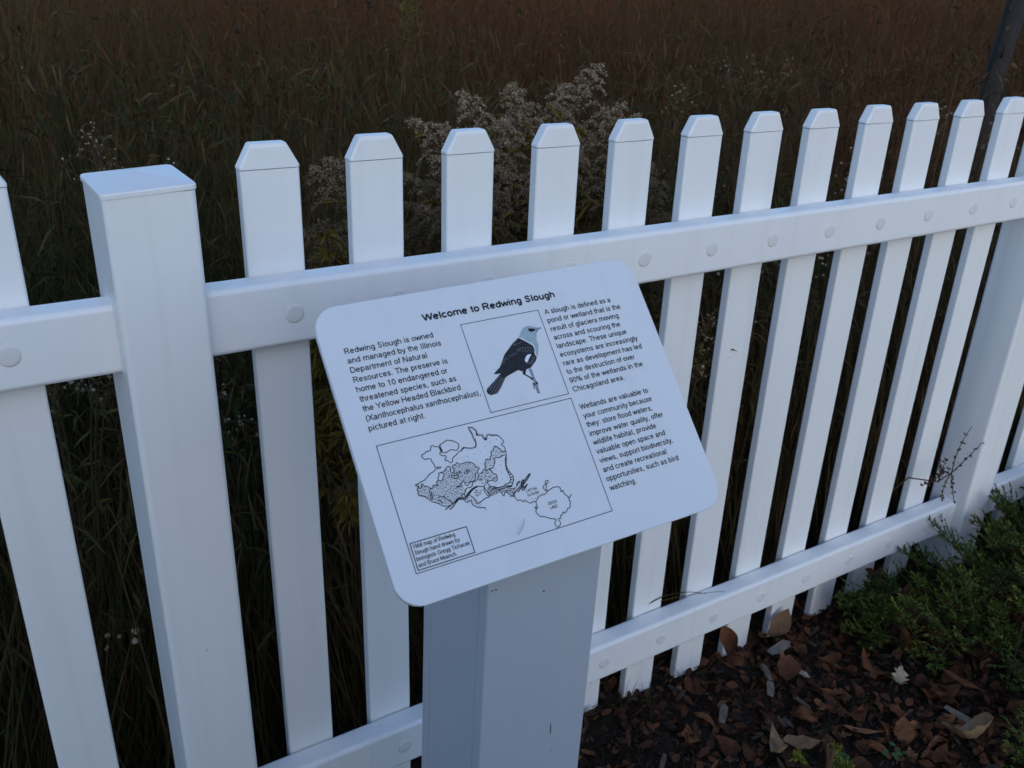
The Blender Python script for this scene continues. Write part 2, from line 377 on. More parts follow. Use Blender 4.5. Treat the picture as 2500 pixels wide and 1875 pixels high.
ART = {
  'head': [[[216.6,71.4],[219.8,67.9],[224.8,62.8],[230.8,60.9],[235.8,61.8],[239.6,64.0],[239.1,68.3],[239.2,72.0],[236.8,78.0],[236.7,84.4],[234.9,89.8],[231.6,95.6],[229.5,97.6],[229.1,92.2],[230.3,86.0],[229.2,83.0],[223.2,76.8]]],
  'beak': [[[239.6,64.0],[242.3,65.0],[247.4,65.7],[247.8,66.7],[243.9,67.8],[240.7,70.1],[238.8,72.3],[238.8,68.3]]],
  'eye': [[[230.1,65.2],[232.2,64.2],[236.2,64.9],[239.1,66.2],[238.8,67.9],[236.4,69.3],[232.6,69.1],[230.6,67.5]]],
  'body': [[[215.7,72.3],[219.3,75.3],[223.9,79.1],[229.6,84.8],[229.7,89.5],[227.9,94.1],[229.2,98.6],[226.3,102.3],[217.9,108.3],[211.5,109.4],[209.3,113.2],[207.2,114.8],[205.7,113.8],[206.8,110.2],[204.7,109.8],[202.4,107.9],[188.5,111.5],[184.3,113.1],[180.6,117.1],[175.8,122.2],[169.1,127.9],[161.4,128.4],[158.3,126.2],[157.7,123.0],[159.8,120.1],[168.4,115.1],[180.6,107.5],[174.2,106.9],[172.7,106.1],[177.1,103.3],[182.1,100.5],[187.8,93.7],[192.2,88.0],[199.3,82.7],[207.5,76.6]]],
  'patch': [[[215.3,96.5],[218.2,93.9],[221.5,93.2],[223.8,94.0],[222.0,95.8],[219.3,98.0],[216.5,101.3],[214.6,101.3],[213.7,99.4]]],
  'leg': [[[207.1,112.3],[207.8,115.3],[211.4,118.5],[214.7,122.7],[216.1,121.9],[215.1,119.6],[212.0,116.9],[209.2,114.5],[209.7,112.2]]],
  'branch': [[[214.5,109.4],[218.0,109.0],[218.1,119.6],[218.7,126.7],[218.1,138.7],[214.7,138.0],[215.1,127.3],[215.3,119.0]]],
  'claw': [[[217.0,125.3],[219.1,124.7],[219.8,127.3],[218.7,128.8],[217.3,127.4]],[[211.9,125.9],[214.2,126.8],[212.6,128.1],[214.4,129.2],[211.7,131.4],[213.8,132.6],[213.6,131.2],[215.6,128.1],[215.7,125.7]]],
  'feather': [[[208.3,87.3],[211.1,85.1],[216.4,84.7],[222.2,85.5],[227.6,87.3]],[[210.8,87.8],[212.6,86.1]],[[214.1,88.9],[215.8,86.4]],[[217.2,89.5],[219.4,86.7]],[[220.3,90.5],[222.9,87.4]],[[223.3,91.4],[226.0,88.4]],[[226.1,92.0],[228.4,89.9]],[[213.0,74.1],[206.6,79.2],[210.3,79.2],[217.6,77.8]],[[196.4,90.6],[201.7,90.2],[206.8,88.5]],[[187.3,97.1],[192.0,92.5],[195.2,93.8]],[[216.4,104.5],[221.7,100.6],[225.2,96.4]],[[218.5,104.9],[223.8,101.1],[226.7,97.4]],[[213.2,103.1],[217.2,102.5]],[[161.2,123.1],[170.4,115.6],[179.0,109.9]],[[162.2,126.0],[170.8,118.4],[180.3,112.2]],[[164.6,127.3],[173.2,119.6],[182.1,113.3]],[[167.5,127.2],[174.7,121.3],[181.1,115.8]],[[161.4,120.5],[164.1,119.0]]],
  'wneck': [[[216.3,71.9],[220.3,74.7],[224.2,78.3],[229.4,82.4],[230.5,84.6],[230.3,88.9],[229.2,92.9],[229.4,96.2]]],
  'map': [[[88.2,166.4],[92.4,165.1],[96.0,163.8],[99.1,163.9],[101.8,165.2],[104.0,166.0],[105.9,167.8],[107.9,169.4],[108.0,171.9],[106.9,174.0],[104.4,175.8],[102.0,175.4],[98.7,174.1],[95.3,174.8],[91.9,175.6],[89.1,174.7],[88.7,173.1]],[[87.0,168.2],[85.4,167.4],[83.1,167.1],[80.4,165.0],[78.1,166.9],[77.2,169.1],[75.4,169.8],[72.7,169.6],[70.1,170.9],[66.0,172.5],[67.0,174.8],[68.4,176.9],[71.7,177.1],[74.8,178.0],[74.7,180.9],[76.0,184.2],[76.0,187.1],[78.5,187.8],[81.8,188.1],[81.0,189.3],[76.2,189.2],[73.1,191.1],[69.1,192.1],[66.0,194.2],[61.5,196.8],[57.6,197.5],[53.6,198.8],[50.5,199.2]],[[87.7,173.6],[85.4,174.7],[86.1,176.3],[88.0,178.0],[90.8,178.7],[91.0,180.0],[89.2,181.6],[88.9,183.6],[91.1,183.6],[91.7,185.2],[95.3,186.7],[97.2,183.0],[99.2,181.7],[102.8,180.2],[105.4,178.2],[108.4,177.7],[110.9,175.3],[113.1,175.3],[118.5,177.2],[124.0,177.9],[125.6,176.2],[126.7,174.1],[126.6,171.6],[127.6,170.6],[126.3,167.9],[126.3,164.2],[125.7,160.4],[124.4,157.0],[127.0,156.7],[129.9,159.5],[131.3,162.0],[130.7,164.6],[130.7,166.3],[135.6,167.1],[136.6,169.7],[137.5,172.7],[139.7,172.9],[141.7,169.1],[144.7,169.2],[147.3,170.8],[150.6,171.0],[153.9,172.7],[156.1,175.7],[157.1,178.4],[157.0,180.6],[154.0,181.4],[154.1,182.9],[156.0,184.9],[156.2,188.1],[155.6,192.2],[154.2,196.8],[152.3,201.2],[151.2,205.8],[151.4,208.9],[152.4,212.2],[154.4,215.7],[154.5,218.8],[152.8,222.6],[150.1,225.5],[147.2,226.2]],[[153.9,195.5],[151.9,199.9],[150.6,205.0],[150.1,209.7],[150.9,213.6],[151.2,217.3],[150.1,220.7],[147.1,222.9],[142.0,222.7]],[[150.1,208.8],[152.1,208.7]],[[150.6,212.0],[153.1,211.4]],[[151.1,214.9],[154.2,214.5]],[[151.3,217.3],[154.6,217.9]],[[150.5,219.6],[153.5,220.9]],[[148.7,222.1],[151.8,223.5]],[[155.5,189.7],[151.8,189.1],[151.3,186.9],[149.4,184.8],[147.4,182.2],[145.0,182.5],[143.4,184.3],[142.8,186.0],[140.5,186.0],[139.2,188.7],[139.1,190.8],[137.0,191.2],[136.9,193.9],[132.8,192.9],[131.0,193.3],[130.5,195.6],[128.3,197.2],[128.8,199.4],[127.5,201.2],[128.6,203.6],[132.3,203.1],[135.6,203.0],[137.9,201.2],[140.5,197.6],[141.1,194.1],[143.5,193.8],[147.7,194.8],[150.2,193.3],[154.1,193.7]],[[128.6,203.6],[125.4,202.5],[124.0,203.9],[123.0,205.8],[119.0,205.3],[117.1,207.8],[115.6,210.4],[111.3,211.7],[108.6,212.1]],[[132.1,203.6],[133.8,206.2],[133.6,208.5],[136.6,209.9],[137.3,212.5],[136.4,215.8],[133.5,217.5],[131.7,215.5],[127.2,215.2],[124.3,216.3],[126.0,218.5],[126.8,221.7]],[[94.1,190.0],[98.2,189.8],[99.8,188.1],[101.8,190.4],[106.1,190.7],[111.2,190.5],[115.1,192.0],[117.5,194.4],[118.6,197.4],[121.0,198.7],[121.0,200.5],[119.1,201.4],[118.2,203.9],[116.0,203.9],[114.1,208.2],[111.7,210.6],[107.1,211.1],[103.7,213.5],[101.5,212.6],[101.0,209.6],[100.2,207.6],[97.3,210.3],[92.5,211.7],[91.5,212.6],[98.5,212.1]],[[94.1,190.0],[93.9,192.3],[94.5,194.2],[93.3,196.9],[90.6,196.5],[90.9,193.9],[91.7,191.7],[90.2,189.6],[87.9,190.2],[85.7,192.0],[83.2,193.7],[80.1,193.8],[77.5,194.3],[77.2,196.8],[75.2,198.4],[75.4,200.5],[74.0,201.0],[72.4,202.0],[72.8,204.4],[73.7,205.6],[68.7,204.2],[67.3,206.5]],[[80.1,193.8],[82.9,196.5],[80.8,198.9],[78.6,201.9],[74.6,201.1]],[[93.2,198.9],[95.4,198.0],[98.4,198.2],[100.2,196.9],[99.7,199.1],[97.2,200.0],[94.5,200.5],[90.0,199.3],[89.9,201.3],[92.3,203.1],[95.3,203.6],[97.1,202.0],[96.8,201.1]],[[103.9,201.4],[106.1,199.6],[109.6,198.7],[109.3,200.4],[106.5,202.1]],[[67.1,207.0],[64.4,206.0],[62.2,203.7],[59.5,202.7],[58.0,200.0],[56.6,200.5],[56.1,202.9],[53.9,203.5],[52.9,199.2],[50.4,199.4],[52.6,202.0],[50.6,204.3],[52.1,205.9],[50.4,208.6],[51.5,210.6],[54.2,211.5],[57.5,214.0],[59.6,216.8],[62.2,219.6],[65.8,221.7],[68.6,223.9],[71.4,226.4],[75.8,227.9],[79.5,227.7],[83.0,226.4],[87.5,224.1],[90.8,223.6],[94.3,224.2]],[[64.3,206.3],[62.9,208.8],[62.3,213.2],[61.8,216.6],[63.1,217.2],[64.0,212.6],[64.3,209.2]],[[109.1,212.6],[107.9,214.9],[105.2,216.3],[102.3,215.8],[99.8,217.5],[97.1,221.5],[97.0,223.8],[94.1,224.7]],[[96.8,224.3],[100.2,221.7],[104.2,219.2],[108.6,217.5],[113.7,217.3],[119.9,219.6],[118.7,221.9],[119.8,227.0],[122.3,230.6]],[[101.0,223.1],[104.4,225.8],[106.7,229.9],[107.4,233.1],[110.5,233.3],[114.2,231.9],[118.4,230.7],[122.2,230.9]],[[95.5,226.3],[95.7,229.0],[97.6,229.8],[100.8,228.9],[101.9,229.2],[101.7,233.2],[104.0,235.6],[105.9,237.3],[109.2,238.8],[113.3,239.6],[113.8,241.8]],[[69.2,216.8],[72.2,217.1],[75.5,218.0],[78.0,221.5],[80.8,224.0],[81.2,226.5]],[[68.0,219.4],[70.7,221.3],[71.5,224.4]],[[122.7,217.1],[120.0,219.3],[121.7,225.1],[123.3,229.7]],[[134.3,225.8],[136.0,230.1],[137.4,234.1],[139.3,231.6],[143.7,228.6]],[[144.5,228.2],[149.4,229.2],[153.9,229.5]],[[154.3,228.4],[157.9,225.7],[160.6,224.0],[156.6,224.8],[154.8,227.9]],[[141.1,230.3],[144.2,234.1],[149.2,236.7]],[[94.1,224.7],[94.3,220.7],[97.7,221.6]],[[143.6,235.9],[148.5,237.5],[149.9,241.3],[151.0,242.5],[153.9,242.6],[156.4,245.2],[158.6,244.8],[161.0,246.9],[163.5,248.8],[166.5,247.9],[169.6,248.8],[173.1,246.1],[177.0,244.2],[181.4,244.2],[184.9,243.4],[187.2,241.9],[191.5,240.6],[194.5,239.9],[197.4,240.2],[201.0,240.9],[202.0,242.6],[201.7,246.7],[204.4,245.5],[204.3,249.9],[206.4,251.7],[207.8,255.0],[207.5,258.4],[208.3,259.3],[206.2,262.4],[205.3,265.3],[202.7,264.9],[200.8,266.8],[197.2,268.9],[196.0,267.1],[193.5,269.9],[191.6,269.8],[191.2,272.4],[187.8,272.6],[188.8,277.5],[184.1,280.5],[182.2,275.8],[185.4,272.4],[181.8,270.7],[176.4,268.0],[173.9,266.1],[170.0,265.0],[168.0,263.2],[166.0,258.8],[168.0,256.3],[166.4,254.9],[167.2,253.7],[169.1,255.6],[169.6,252.4],[169.6,248.8]],[[208.0,255.1],[212.5,252.3]],[[187.2,241.9],[184.4,240.6],[183.6,237.7],[184.9,235.2],[187.2,234.8],[188.1,236.0],[186.1,238.4],[186.4,240.9]],[[187.5,234.8],[187.4,232.9],[188.9,231.1],[191.0,231.4],[191.2,232.9],[189.5,233.9],[187.8,234.0]]],
  'road': [[[87.1,167.9],[87.2,170.4],[87.7,173.5],[88.7,173.1],[88.2,169.4],[88.2,166.4]],[[72.4,230.7],[76.5,229.2],[80.8,227.5],[85.8,225.4],[90.3,223.1],[95.7,224.6],[100.8,221.8],[105.5,219.0],[110.0,217.2],[113.7,217.3],[108.9,218.4],[105.2,220.1],[101.0,223.1],[96.1,226.2],[90.4,224.6],[86.0,226.6],[81.2,229.9],[76.8,231.9]],[[126.2,221.6],[129.9,221.9],[134.8,224.4],[141.4,224.4],[149.2,226.2],[148.3,226.8],[140.7,226.3],[134.2,226.1],[130.0,223.5],[126.4,224.6]],[[148.8,236.0],[151.0,233.6],[161.2,227.5],[170.4,221.1],[174.1,219.3],[172.2,221.6],[163.9,227.6],[153.7,234.3]],[[160.1,226.9],[164.2,223.2],[163.8,226.1],[161.4,231.5],[164.0,230.7],[167.1,228.8],[164.4,231.4],[159.7,234.1],[160.9,228.3]]],
  'dots2': [[[180.9,242.6],[178.6,242.8],[175.6,243.1],[173.3,244.0],[170.7,245.2],[166.7,244.6],[168.8,246.1],[164.5,246.9],[162.0,244.3],[159.3,243.8],[157.0,243.4],[153.4,240.5]]],
  'scr': [[[150.7,262.2],[147.6,268.2],[144.2,271.5],[140.5,274.6],[138.2,276.3]]],
  'CS': [[[162.3,236.4],[178.4,237.8]]],
  'DL': [[[182.2,255.8],[194.0,255.7]]],
  'blob': [[[55.6,200.8],[59.5,202.7],[64.3,206.3],[68.1,204.1],[72.7,204.7],[72.6,201.5],[79.2,202.0],[81.6,198.6],[83.2,195.5],[87.0,191.7],[90.0,190.1],[91.0,192.7],[90.2,196.7],[94.0,196.5],[94.2,192.4],[95.6,190.3],[99.6,189.6],[105.9,191.2],[113.4,191.6],[118.1,196.1],[120.8,199.2],[119.0,201.7],[116.0,203.9],[114.1,208.2],[107.8,210.7],[103.4,212.5],[100.0,208.1],[97.3,210.3],[92.4,212.0],[98.5,212.1],[100.0,216.9],[97.1,221.5],[90.9,223.3],[83.8,226.0],[77.3,227.1],[69.8,223.9],[63.5,219.3],[57.6,213.7],[50.8,209.0],[51.3,203.9]]],
  'blob2': [[[140.3,186.6],[147.3,182.5],[151.3,186.9],[155.3,190.3],[154.1,193.7],[148.4,194.7],[141.5,193.9],[140.5,197.6],[136.4,202.6],[129.0,203.4],[128.7,197.0],[132.0,193.3],[137.0,193.7]]],
  'blob3': [[[118.8,205.9],[125.3,202.8],[132.0,203.9],[136.8,210.2],[136.6,215.3],[131.8,215.2],[125.1,215.9],[119.6,216.8],[115.7,212.8]]],
  'blob4': [[[124.3,218.1],[126.6,222.2],[134.2,226.1],[143.7,228.6],[153.7,230.0],[149.4,236.1],[141.5,231.0],[134.2,229.6],[122.9,230.8],[120.6,224.8]]],
  'blob5': [[[100.8,223.6],[105.2,227.1],[107.4,233.1],[112.4,235.0],[111.6,238.9],[105.0,236.5],[101.3,232.6],[101.0,228.3],[96.4,228.9]]],
  'blob6': [[[108.2,220.3],[116.1,221.2],[114.6,225.6],[110.1,227.3],[107.2,224.8]]],
  'dots1': [[[102.2,184.9],[107.3,184.7],[113.2,184.9],[121.6,184.6],[128.5,183.3],[136.1,179.4],[142.7,176.4],[150.2,175.6],[125.0,195.8],[147.7,198.5],[145.2,202.4],[138.7,205.0],[143.3,209.5],[141.9,216.7],[148.3,217.2],[136.8,219.2],[129.3,218.5],[133.4,220.5],[136.4,204.4],[92.7,187.8]]]}
ART = {k: [[tuple(p) for p in pl] for pl in v] for k, v in ART.items()}
M['smear'] = flat('dull_smear', (.60, .60, .60), .7, var=.05)
M['nail'] = flat('rusty_nail', (.07, .06, .055), .7)
def part_on_panel(name, V, F, mat): return link(name, mesh_from(name, V, F, mat), panel)
# --- lettering drawn stroke by stroke
def arc(cx, cy, rx, ry, a0, a1, n=12): return [(cx+rx*math.cos(R(a0+(a1-a0)*k/n)), cy+ry*math.sin(R(a0+(a1-a0)*k/n))) for k in range(n+1)]
SP_ = [(.58, .52), (.52, .625), (.36, .665), (.2, .63), (.145, .53), (.2, .43), (.36, .37), (.52, .31), (.59, .20), (.53, .09), (.36, .055), (.18, .09), (.11, .21)]
BIG = [(x*1.25, .06+(y-.055)*(.88/.61)) for x, y in SP_]
GL = {   # sans letter strokes; cap height 1, (advance, strokes)
 ' ': (.388, []), 'o': (.777, [arc(.39, .36, .275, .305, 0, 360, 18)]),
 'n': (.777, [[(.13, 0), (.13, .72)], arc(.385, .42, .25, .245, 180, 0)+[(.635, 0)]]),
 'h': (.777, [[(.13, 0), (.13, 1)], arc(.385, .42, .25, .245, 180, 0)+[(.635, 0)]]),
 'm': (1.163, [[(.13, 0), (.13, .72)], arc(.355, .45, .225, .215, 180, 0)+[(.58, 0)], arc(.805, .45, .225, .215, 180, 0)+[(1.03, 0)]]),
 'u': (.777, [[(.13, .72)]+arc(.385, .30, .25, .245, 180, 360), [(.635, .72), (.635, 0)]]),
 'r': (.465, [[(.13, 0), (.13, .72)], arc(.39, .40, .26, .265, 180, 92, 7)]),
 'a': (.777, [[(.135, .52)]+arc(.37, .49, .225, .175, 155, 0, 9)+[(.60, .13), (.66, 0)], [(.60, .42), (.42, .38), (.24, .34), (.135, .26), (.12, .17), (.18, .08), (.30, .055), (.44, .09), (.56, .18), (.60, .27)]]),
 'b': (.777, [[(.13, 1), (.13, 0)], arc(.40, .36, .26, .305, 0, 360, 16)]), 'd': (.777, [[(.64, 1), (.64, 0)], arc(.375, .36, .26, .305, 0, 360, 16)]),
 'p': (.777, [[(.13, .72), (.13, -.28)], arc(.40, .36, .26, .305, 0, 360, 16)]), 'q': (.777, [[(.64, .72), (.64, -.28)], arc(.375, .36, .26, .305, 0, 360, 16)]),
 'g': (.777, [arc(.375, .37, .25, .295, 0, 360, 16), [(.63, .72), (.63, -.02)]+arc(.385, -.03, .245, .20, 0, -155, 9)]),
 'c': (.698, [arc(.38, .36, .27, .305, 42, 318, 14)]), 'e': (.777, [[(.11, .38), (.66, .38)], arc(.385, .36, .275, .305, 4, 322, 16)]),
 's': (.698, [SP_]), 't': (.388, [[(.20, .92), (.20, .15), (.24, .06), (.36, .045)], [(.03, .665), (.36, .665)]]),
 'f': (.388, [[(.17, 0), (.17, .80), (.20, .91), (.29, .95), (.40, .945)], [(.02, .665), (.36, .665)]]),
 'i': (.31, [[(.155, 0), (.155, .72)], [(.155, .87), (.155, 1.0)]]), 'l': (.31, [[(.155, 0), (.155, 1)]]),
 'v': (.698, [[(.04, .72), (.35, .02), (.66, .72)]]), 'w': (1.008, [[(.03, .72), (.265, .02), (.505, .68), (.745, .02), (.98, .72)]]),
 'y': (.698, [[(.04, .72), (.35, .03)], [(.66, .72), (.33, -.12), (.24, -.23), (.08, -.23)]]), 'x': (.698, [[(.05, .72), (.65, 0)], [(.65, .72), (.05, 0)]]),
 'k': (.698, [[(.13, 0), (.13, 1)], [(.62, .72), (.13, .26)], [(.30, .42), (.65, 0)]]),
 'R': (1.008, [[(.15, 0), (.15, 1)], [(.15, .94), (.58, .94)]+arc(.62, .72, .21, .22, 80, -80, 8)+[(.15, .50)], [(.52, .50), (.88, 0)]]),
 'S': (.93, [BIG]), 'W': (1.318, [[(.04, 1), (.345, .03), (.66, .95), (.975, .03), (1.28, 1)]]),
 'D': (1.008, [[(.15, 0), (.15, 1)], [(.15, .94), (.42, .94)]+arc(.48, .5, .42, .44, 85, -85, 12)+[(.15, .06)]]),
 'N': (1.008, [[(.14, 0), (.14, 1), (.86, 0), (.86, 1)]]), 'H': (1.008, [[(.14, 0), (.14, 1)], [(.86, 0), (.86, 1)], [(.14, .53), (.86, .53)]]),
 'I': (.388, [[(.19, 0), (.19, 1)]]), 'T': (.853, [[(.43, 0), (.43, .94)], [(.02, .94), (.83, .94)]]), 'Y': (.93, [[(.03, 1), (.46, .42), (.90, 1)], [(.46, .42), (.46, 0)]]),
 'X': (.93, [[(.04, 1), (.89, 0)], [(.89, 1), (.04, 0)]]), 'A': (.93, [[(.03, 0), (.465, .98), (.90, 0)], [(.18, .34), (.75, .34)]]),
 'B': (.93, [[(.14, 0), (.14, 1)], [(.14, .94), (.50, .94)]+arc(.54, .74, .21, .20, 80, -80, 7)+[(.14, .54)], [(.14, .54), (.54, .54)]+arc(.58, .30, .23, .24, 80, -80, 7)+[(.14, .06)]]),
 'C': (1.008, [arc(.52, .5, .41, .44, 38, 322, 16)]), 'G': (1.087, [arc(.54, .5, .42, .44, 38, 330, 16), [(.58, .48), (.95, .48), (.95, .16)]]),
 'M': (1.163, [[(.14, 0), (.14, 1), (.58, .10), (1.02, 1), (1.02, 0)]]), 'L': (.777, [[(.14, 1), (.14, .06), (.70, .06)]]),
 'E': (.93, [[(.14, 0), (.14, 1)], [(.14, .94), (.80, .94)], [(.14, .52), (.76, .52)], [(.14, .06), (.82, .06)]]), 'K': (.93, [[(.14, 0), (.14, 1)], [(.80, 1), (.14, .36)], [(.38, .60), (.86, 0)]]),
 'O': (1.087, [arc(.54, .5, .44, .44, 0, 360, 18)]), 'U': (1.008, [[(.14, 1)]+arc(.50, .38, .36, .32, 180, 360, 12)+[(.86, 1)]]),
 '0': (.777, [arc(.39, .5, .27, .44, 0, 360, 16)]), '1': (.777, [[(.44, 0), (.44, .98), (.17, .76)]]),
 '9': (.777, [arc(.385, .66, .26, .28, 0, 360, 14), [(.645, .66), (.64, .45), (.57, .20), (.45, .08), (.33, .055), (.20, .09), (.13, .20)]]),
 '6': (.777, [arc(.395, .34, .26, .28, 0, 360, 14), [(.135, .34), (.14, .55), (.21, .80), (.33, .92), (.45, .945), (.58, .91), (.65, .80)]]),
 '8': (.777, [arc(.39, .73, .22, .21, 0, 360, 12), arc(.39, .28, .27, .23, 0, 360, 14)]),
 '%': (1.24, [arc(.28, .74, .17, .21, 0, 360, 10), arc(.96, .25, .17, .21, 0, 360, 10), [(.92, 1), (.32, 0)]]),
 '(': (.465, [arc(.70, .36, .52, .70, 130, 230, 10)]), ')': (.465, [arc(-.23, .36, .52, .70, 50, -50, 10)]),
 ',': (.388, [[(.19, .13), (.19, -.02), (.13, -.15)]]), '.': (.388, [[(.19, 0), (.19, .13)]]), ':': (.388, [[(.19, 0), (.19, .13)], [(.19, .58), (.19, .71)]]),
}
def pieces(pl):
    out = [[pl[0]]]
    for i in range(1, len(pl)):
        out[-1].append(pl[i])
        if i < len(pl)-1:
            a = math.atan2(pl[i][1]-pl[i-1][1], pl[i][0]-pl[i-1][0]); b = math.atan2(pl[i+1][1]-pl[i][1], pl[i+1][0]-pl[i][0])
            if abs((b-a+math.pi) % (2*math.pi)-math.pi) > .75: out.append([pl[i]])
    return out
def lettering(name, lines, caph, weight=.125, z=.00030, shear=0.0, mat='ink', wob=0.0):
    V = []; F = []; k = 0; rw = random.Random(9)
    for txt, x0, x1, y in lines:
        adv = 0; st = []
        for ch in txt:
            w_, ss = GL[ch]
            for pl in ss:
                for pc in pieces(pl): st.append([(adv+a+rw.uniform(-wob, wob), b+rw.uniform(-wob, wob)) for a, b in pc])
            adv += w_+(.02 if weight > .15 else 0)
        lo = min(p[0] for s_ in st for p in s_)-weight/2; hi = max(p[0] for s_ in st for p in s_)+weight/2; sx = (x1-x0)/(hi-lo)
        for s_ in st:
            k += 1; pts = [(x0+(a-lo)*sx+b*caph*shear, y-b*caph) for a, b in s_]
            ribbon(pts, weight*(caph+sx)/2, z+(k % 5)*.000012, False, V, F)
    return part_on_panel(name, V, F, M[mat])
lettering('title_lettering', [('Welcome to Redwing Slough', 114.0, 279.0, 33.6)], 7.6, weight=.225)
L = 22.3; y0 = 53.2; dy = 10.33
LT = [('Redwing Slough is owned', 119.9), ('and managed by the Illinois', 125.7), ('Department of Natural', 105.9), ('Resources. The preserve is', 126.0), ('home to 10 endangered or', 122.6), ('threatened species, such as', 129.1), ('the Yellow Headed Blackbird', 130.4), ('(Xanthocephalus xanthocephalus),', 149.9), ('pictured at right.', 82.9)]
lettering('paragraph_lettering', [(t, L-.2 if i != 7 else L+.4, x, y0+dy*i) for i, (t, x) in enumerate(LT)], 6.15, weight=.16)
RT = [('A slough is defined as a', 348.4), ('pond or wetland that is the', 358.3), ('result of glaciers moving', 351.1), ('across and scouring the', 349.0), ('landscape. These unique', 353.6), ('ecosystems are increasingly', 365.1), ('rare as development has led', 366.2), ('to the destruction of over', 351.8), ('90% of the wetlands in the', 358.4), ('Chicagoland area.', 327.7)]
RT2 = [('Wetlands are valuable to', 351.9), ('your community because', 352.7), ('they: store flood waters,', 348.2), ('improve water quality, offer', 359.4), ('wildlife habitat, provide', 344.7), ('valuable open space and', 352.8), ('views, support biodiversity,', 358.8), ('and create recreational', 345.2), ('opportunities, such as bird', 357.4), ('watching.', 293.6)]
lettering('paragraph_lettering', [(t, 258.3, x, 51.9+10.44*i) for i, (t, x) in enumerate(RT)], 6.15, weight=.16)
lettering('paragraph_lettering', [(t, 258.8, x, 167.0+10.42*i) for i, (t, x) in enumerate(RT2)], 6.15, weight=.16)
CT = [('1968 map of Redwing', 74.0), ('Slough hand drawn by', 77.2), ('biologists Gregg Tichacek', 86.2), ('and Bruce Muench.', 69.8)]
lettering('caption_lettering', [(t, 29.0, x, 258.3+6.1*i) for i, (t, x) in enumerate(CT)], 4.1, weight=.16)
def label_pair(key, a, b, caph):
    (x0, y0_), (x1, y1_) = ART[key][0][:2]; return (x0, y0_), (x1, y1_)
# map labels, hand lettered, along their own slight slope
(cx0, cy0), (cx1, cy1) = ART['CS'][0]
lettering('map_lettering', [('CATTAIL', cx0+.2, cx0+14.6, cy0+.6), ('SLOUGH', cx0+.4, cx0+14.6, cy0+5.2), ('DEER', ART['DL'][0][0][0], ART['DL'][0][0][0]+10.6, ART['DL'][0][0][1]+.3), ('LAKE', ART['DL'][0][0][0]+.6, ART['DL'][0][0][0]+9.8, ART['DL'][0][0][1]+5.0)], 3.0, weight=.15, shear=.12, wob=.03)
# --- frames
def frame(name, x0, y0_, x1, y1_, w, mat):
    V = []; F = []; h = w/2
    for a in (((x0-h, y0_), (x1+h, y0_)), ((x0-h, y1_), (x1+h, y1_)), ((x0, y0_+h+.01), (x0, y1_-h-.01)), ((x1, y0_+h+.01), (x1, y1_-h-.01))): ribbon(a, w, .00022, False, V, F)
    part_on_panel(name, V, F, M[mat])
frame('picture_frame', 154.4, 45.1, 251.5, 146.5, .75, 'line')
frame('map_frame', 24.5, 151.9, 252.2, 281.5, .8, 'line')
frame('caption_frame', 27.3, 252.5, 88.1, 279.0, .95, 'ink')
# --- the bird (flat print, stacked a tenth of a millimetre apart)
def shape(name, keys, z, mat, do_smooth=True):
    V = []; F = []
    for k in keys:
        for pl in ART[k]: poly(smooth(pl+[pl[0]], 2)[:-1] if do_smooth else pl, z, V, F)
    return part_on_panel(name, V, F, M[mat])
def strokes(name, items, z, mat):
    V = []; F = []
    for pl, w in items: ribbon(smooth(pl), w, z, False, V, F)
    return part_on_panel(name, V, F, M[mat])
shape('bird_picture', ['branch'], .00014, 'bird_grey', False)
shape('bird_picture', ['head'], .00022, 'bird_head'); shape('bird_picture', ['beak'], .00030, 'bird_grey', False)
shape('bird_picture', ['body', 'leg', 'claw'], .00030, 'bird_black', False)
strokes('bird_picture', [(pl, .60) for pl in ART['feather']], .00038, 'bird_feather')
shape('bird_picture', ['patch'], .00038, 'bird_white'); strokes('bird_picture', [(pl, .8) for pl in ART['wneck']], .00046, 'bird_white')
shape('bird_picture', ['eye'], .00038, 'ink')
ex = ART['eye'][0]; strokes('bird_picture', [(ex[4:]+ex[:1], .5)], .00052, 'bird_white')
# --- the map
ra = random.Random(5)
V = []; F = []
for pl in ART['map']: ribbon(smooth(pl), .90, .00026, False, V, F)
for pl in ART['road']: ribbon(smooth(pl), 1.2, .00030, False, V, F)
coast = ART['map'][2]; 
for i in range(10, 47):                              # short hachures outside the shore line
    if i < len(coast)-1:
        for t in (.0, .33, .66):
            x = coast[i][0]*(1-t)+coast[i+1][0]*t; y = coast[i][1]*(1-t)+coast[i+1][1]*t
            dx = coast[i+1][0]-coast[i][0]; dy_ = coast[i+1][1]-coast[i][1]; l = math.hypot(dx, dy_) or 1
            if 22 <= i <= 40: ribbon([(x, y), (x+dy_/l*1.5+ra.uniform(-.3, .3), y-dx/l*1.5)], .5, .00028, False, V, F)
            elif 15 <= i < 22: ribbon([(x, y), (x+dy_/l*-1.3, y+dx/l*1.3)], .5, .00028, False, V, F)
def fill(pl, step, r, ring=0):
    xs = [a for a, b in pl]; ys = [b for a, b in pl]; y = min(ys); k = 0
    while y < max(ys):
        x = min(xs)+(k % 2)*step/2
        while x < max(xs):
            p = (x+ra.uniform(-.3, .3)*step, y+ra.uniform(-.3, .3)*step)
            if inside(p, pl): disc(p, r*ra.uniform(.75, 1.15), .00028, V, F, 8 if ring else 6, ring)
            x += step
        y += step*.85; k += 1
fill(ART['blob'][0], 1.7, .52)
fill(ART['blob2'][0], 1.8, .46); fill(ART['blob3'][0], 2.9, 1.05, .42)
fill(ART['blob4'][0], 1.25, .52); fill(ART['blob5'][0], 1.8, .42); fill(ART['blob6'][0], 1.9, .62)
for k in ('dots1', 'dots2'):
    for p in ART[k][0]: disc(p, .45, .00028, V, F, 6)
part_on_panel('map_drawing', V, F, M['ink'])
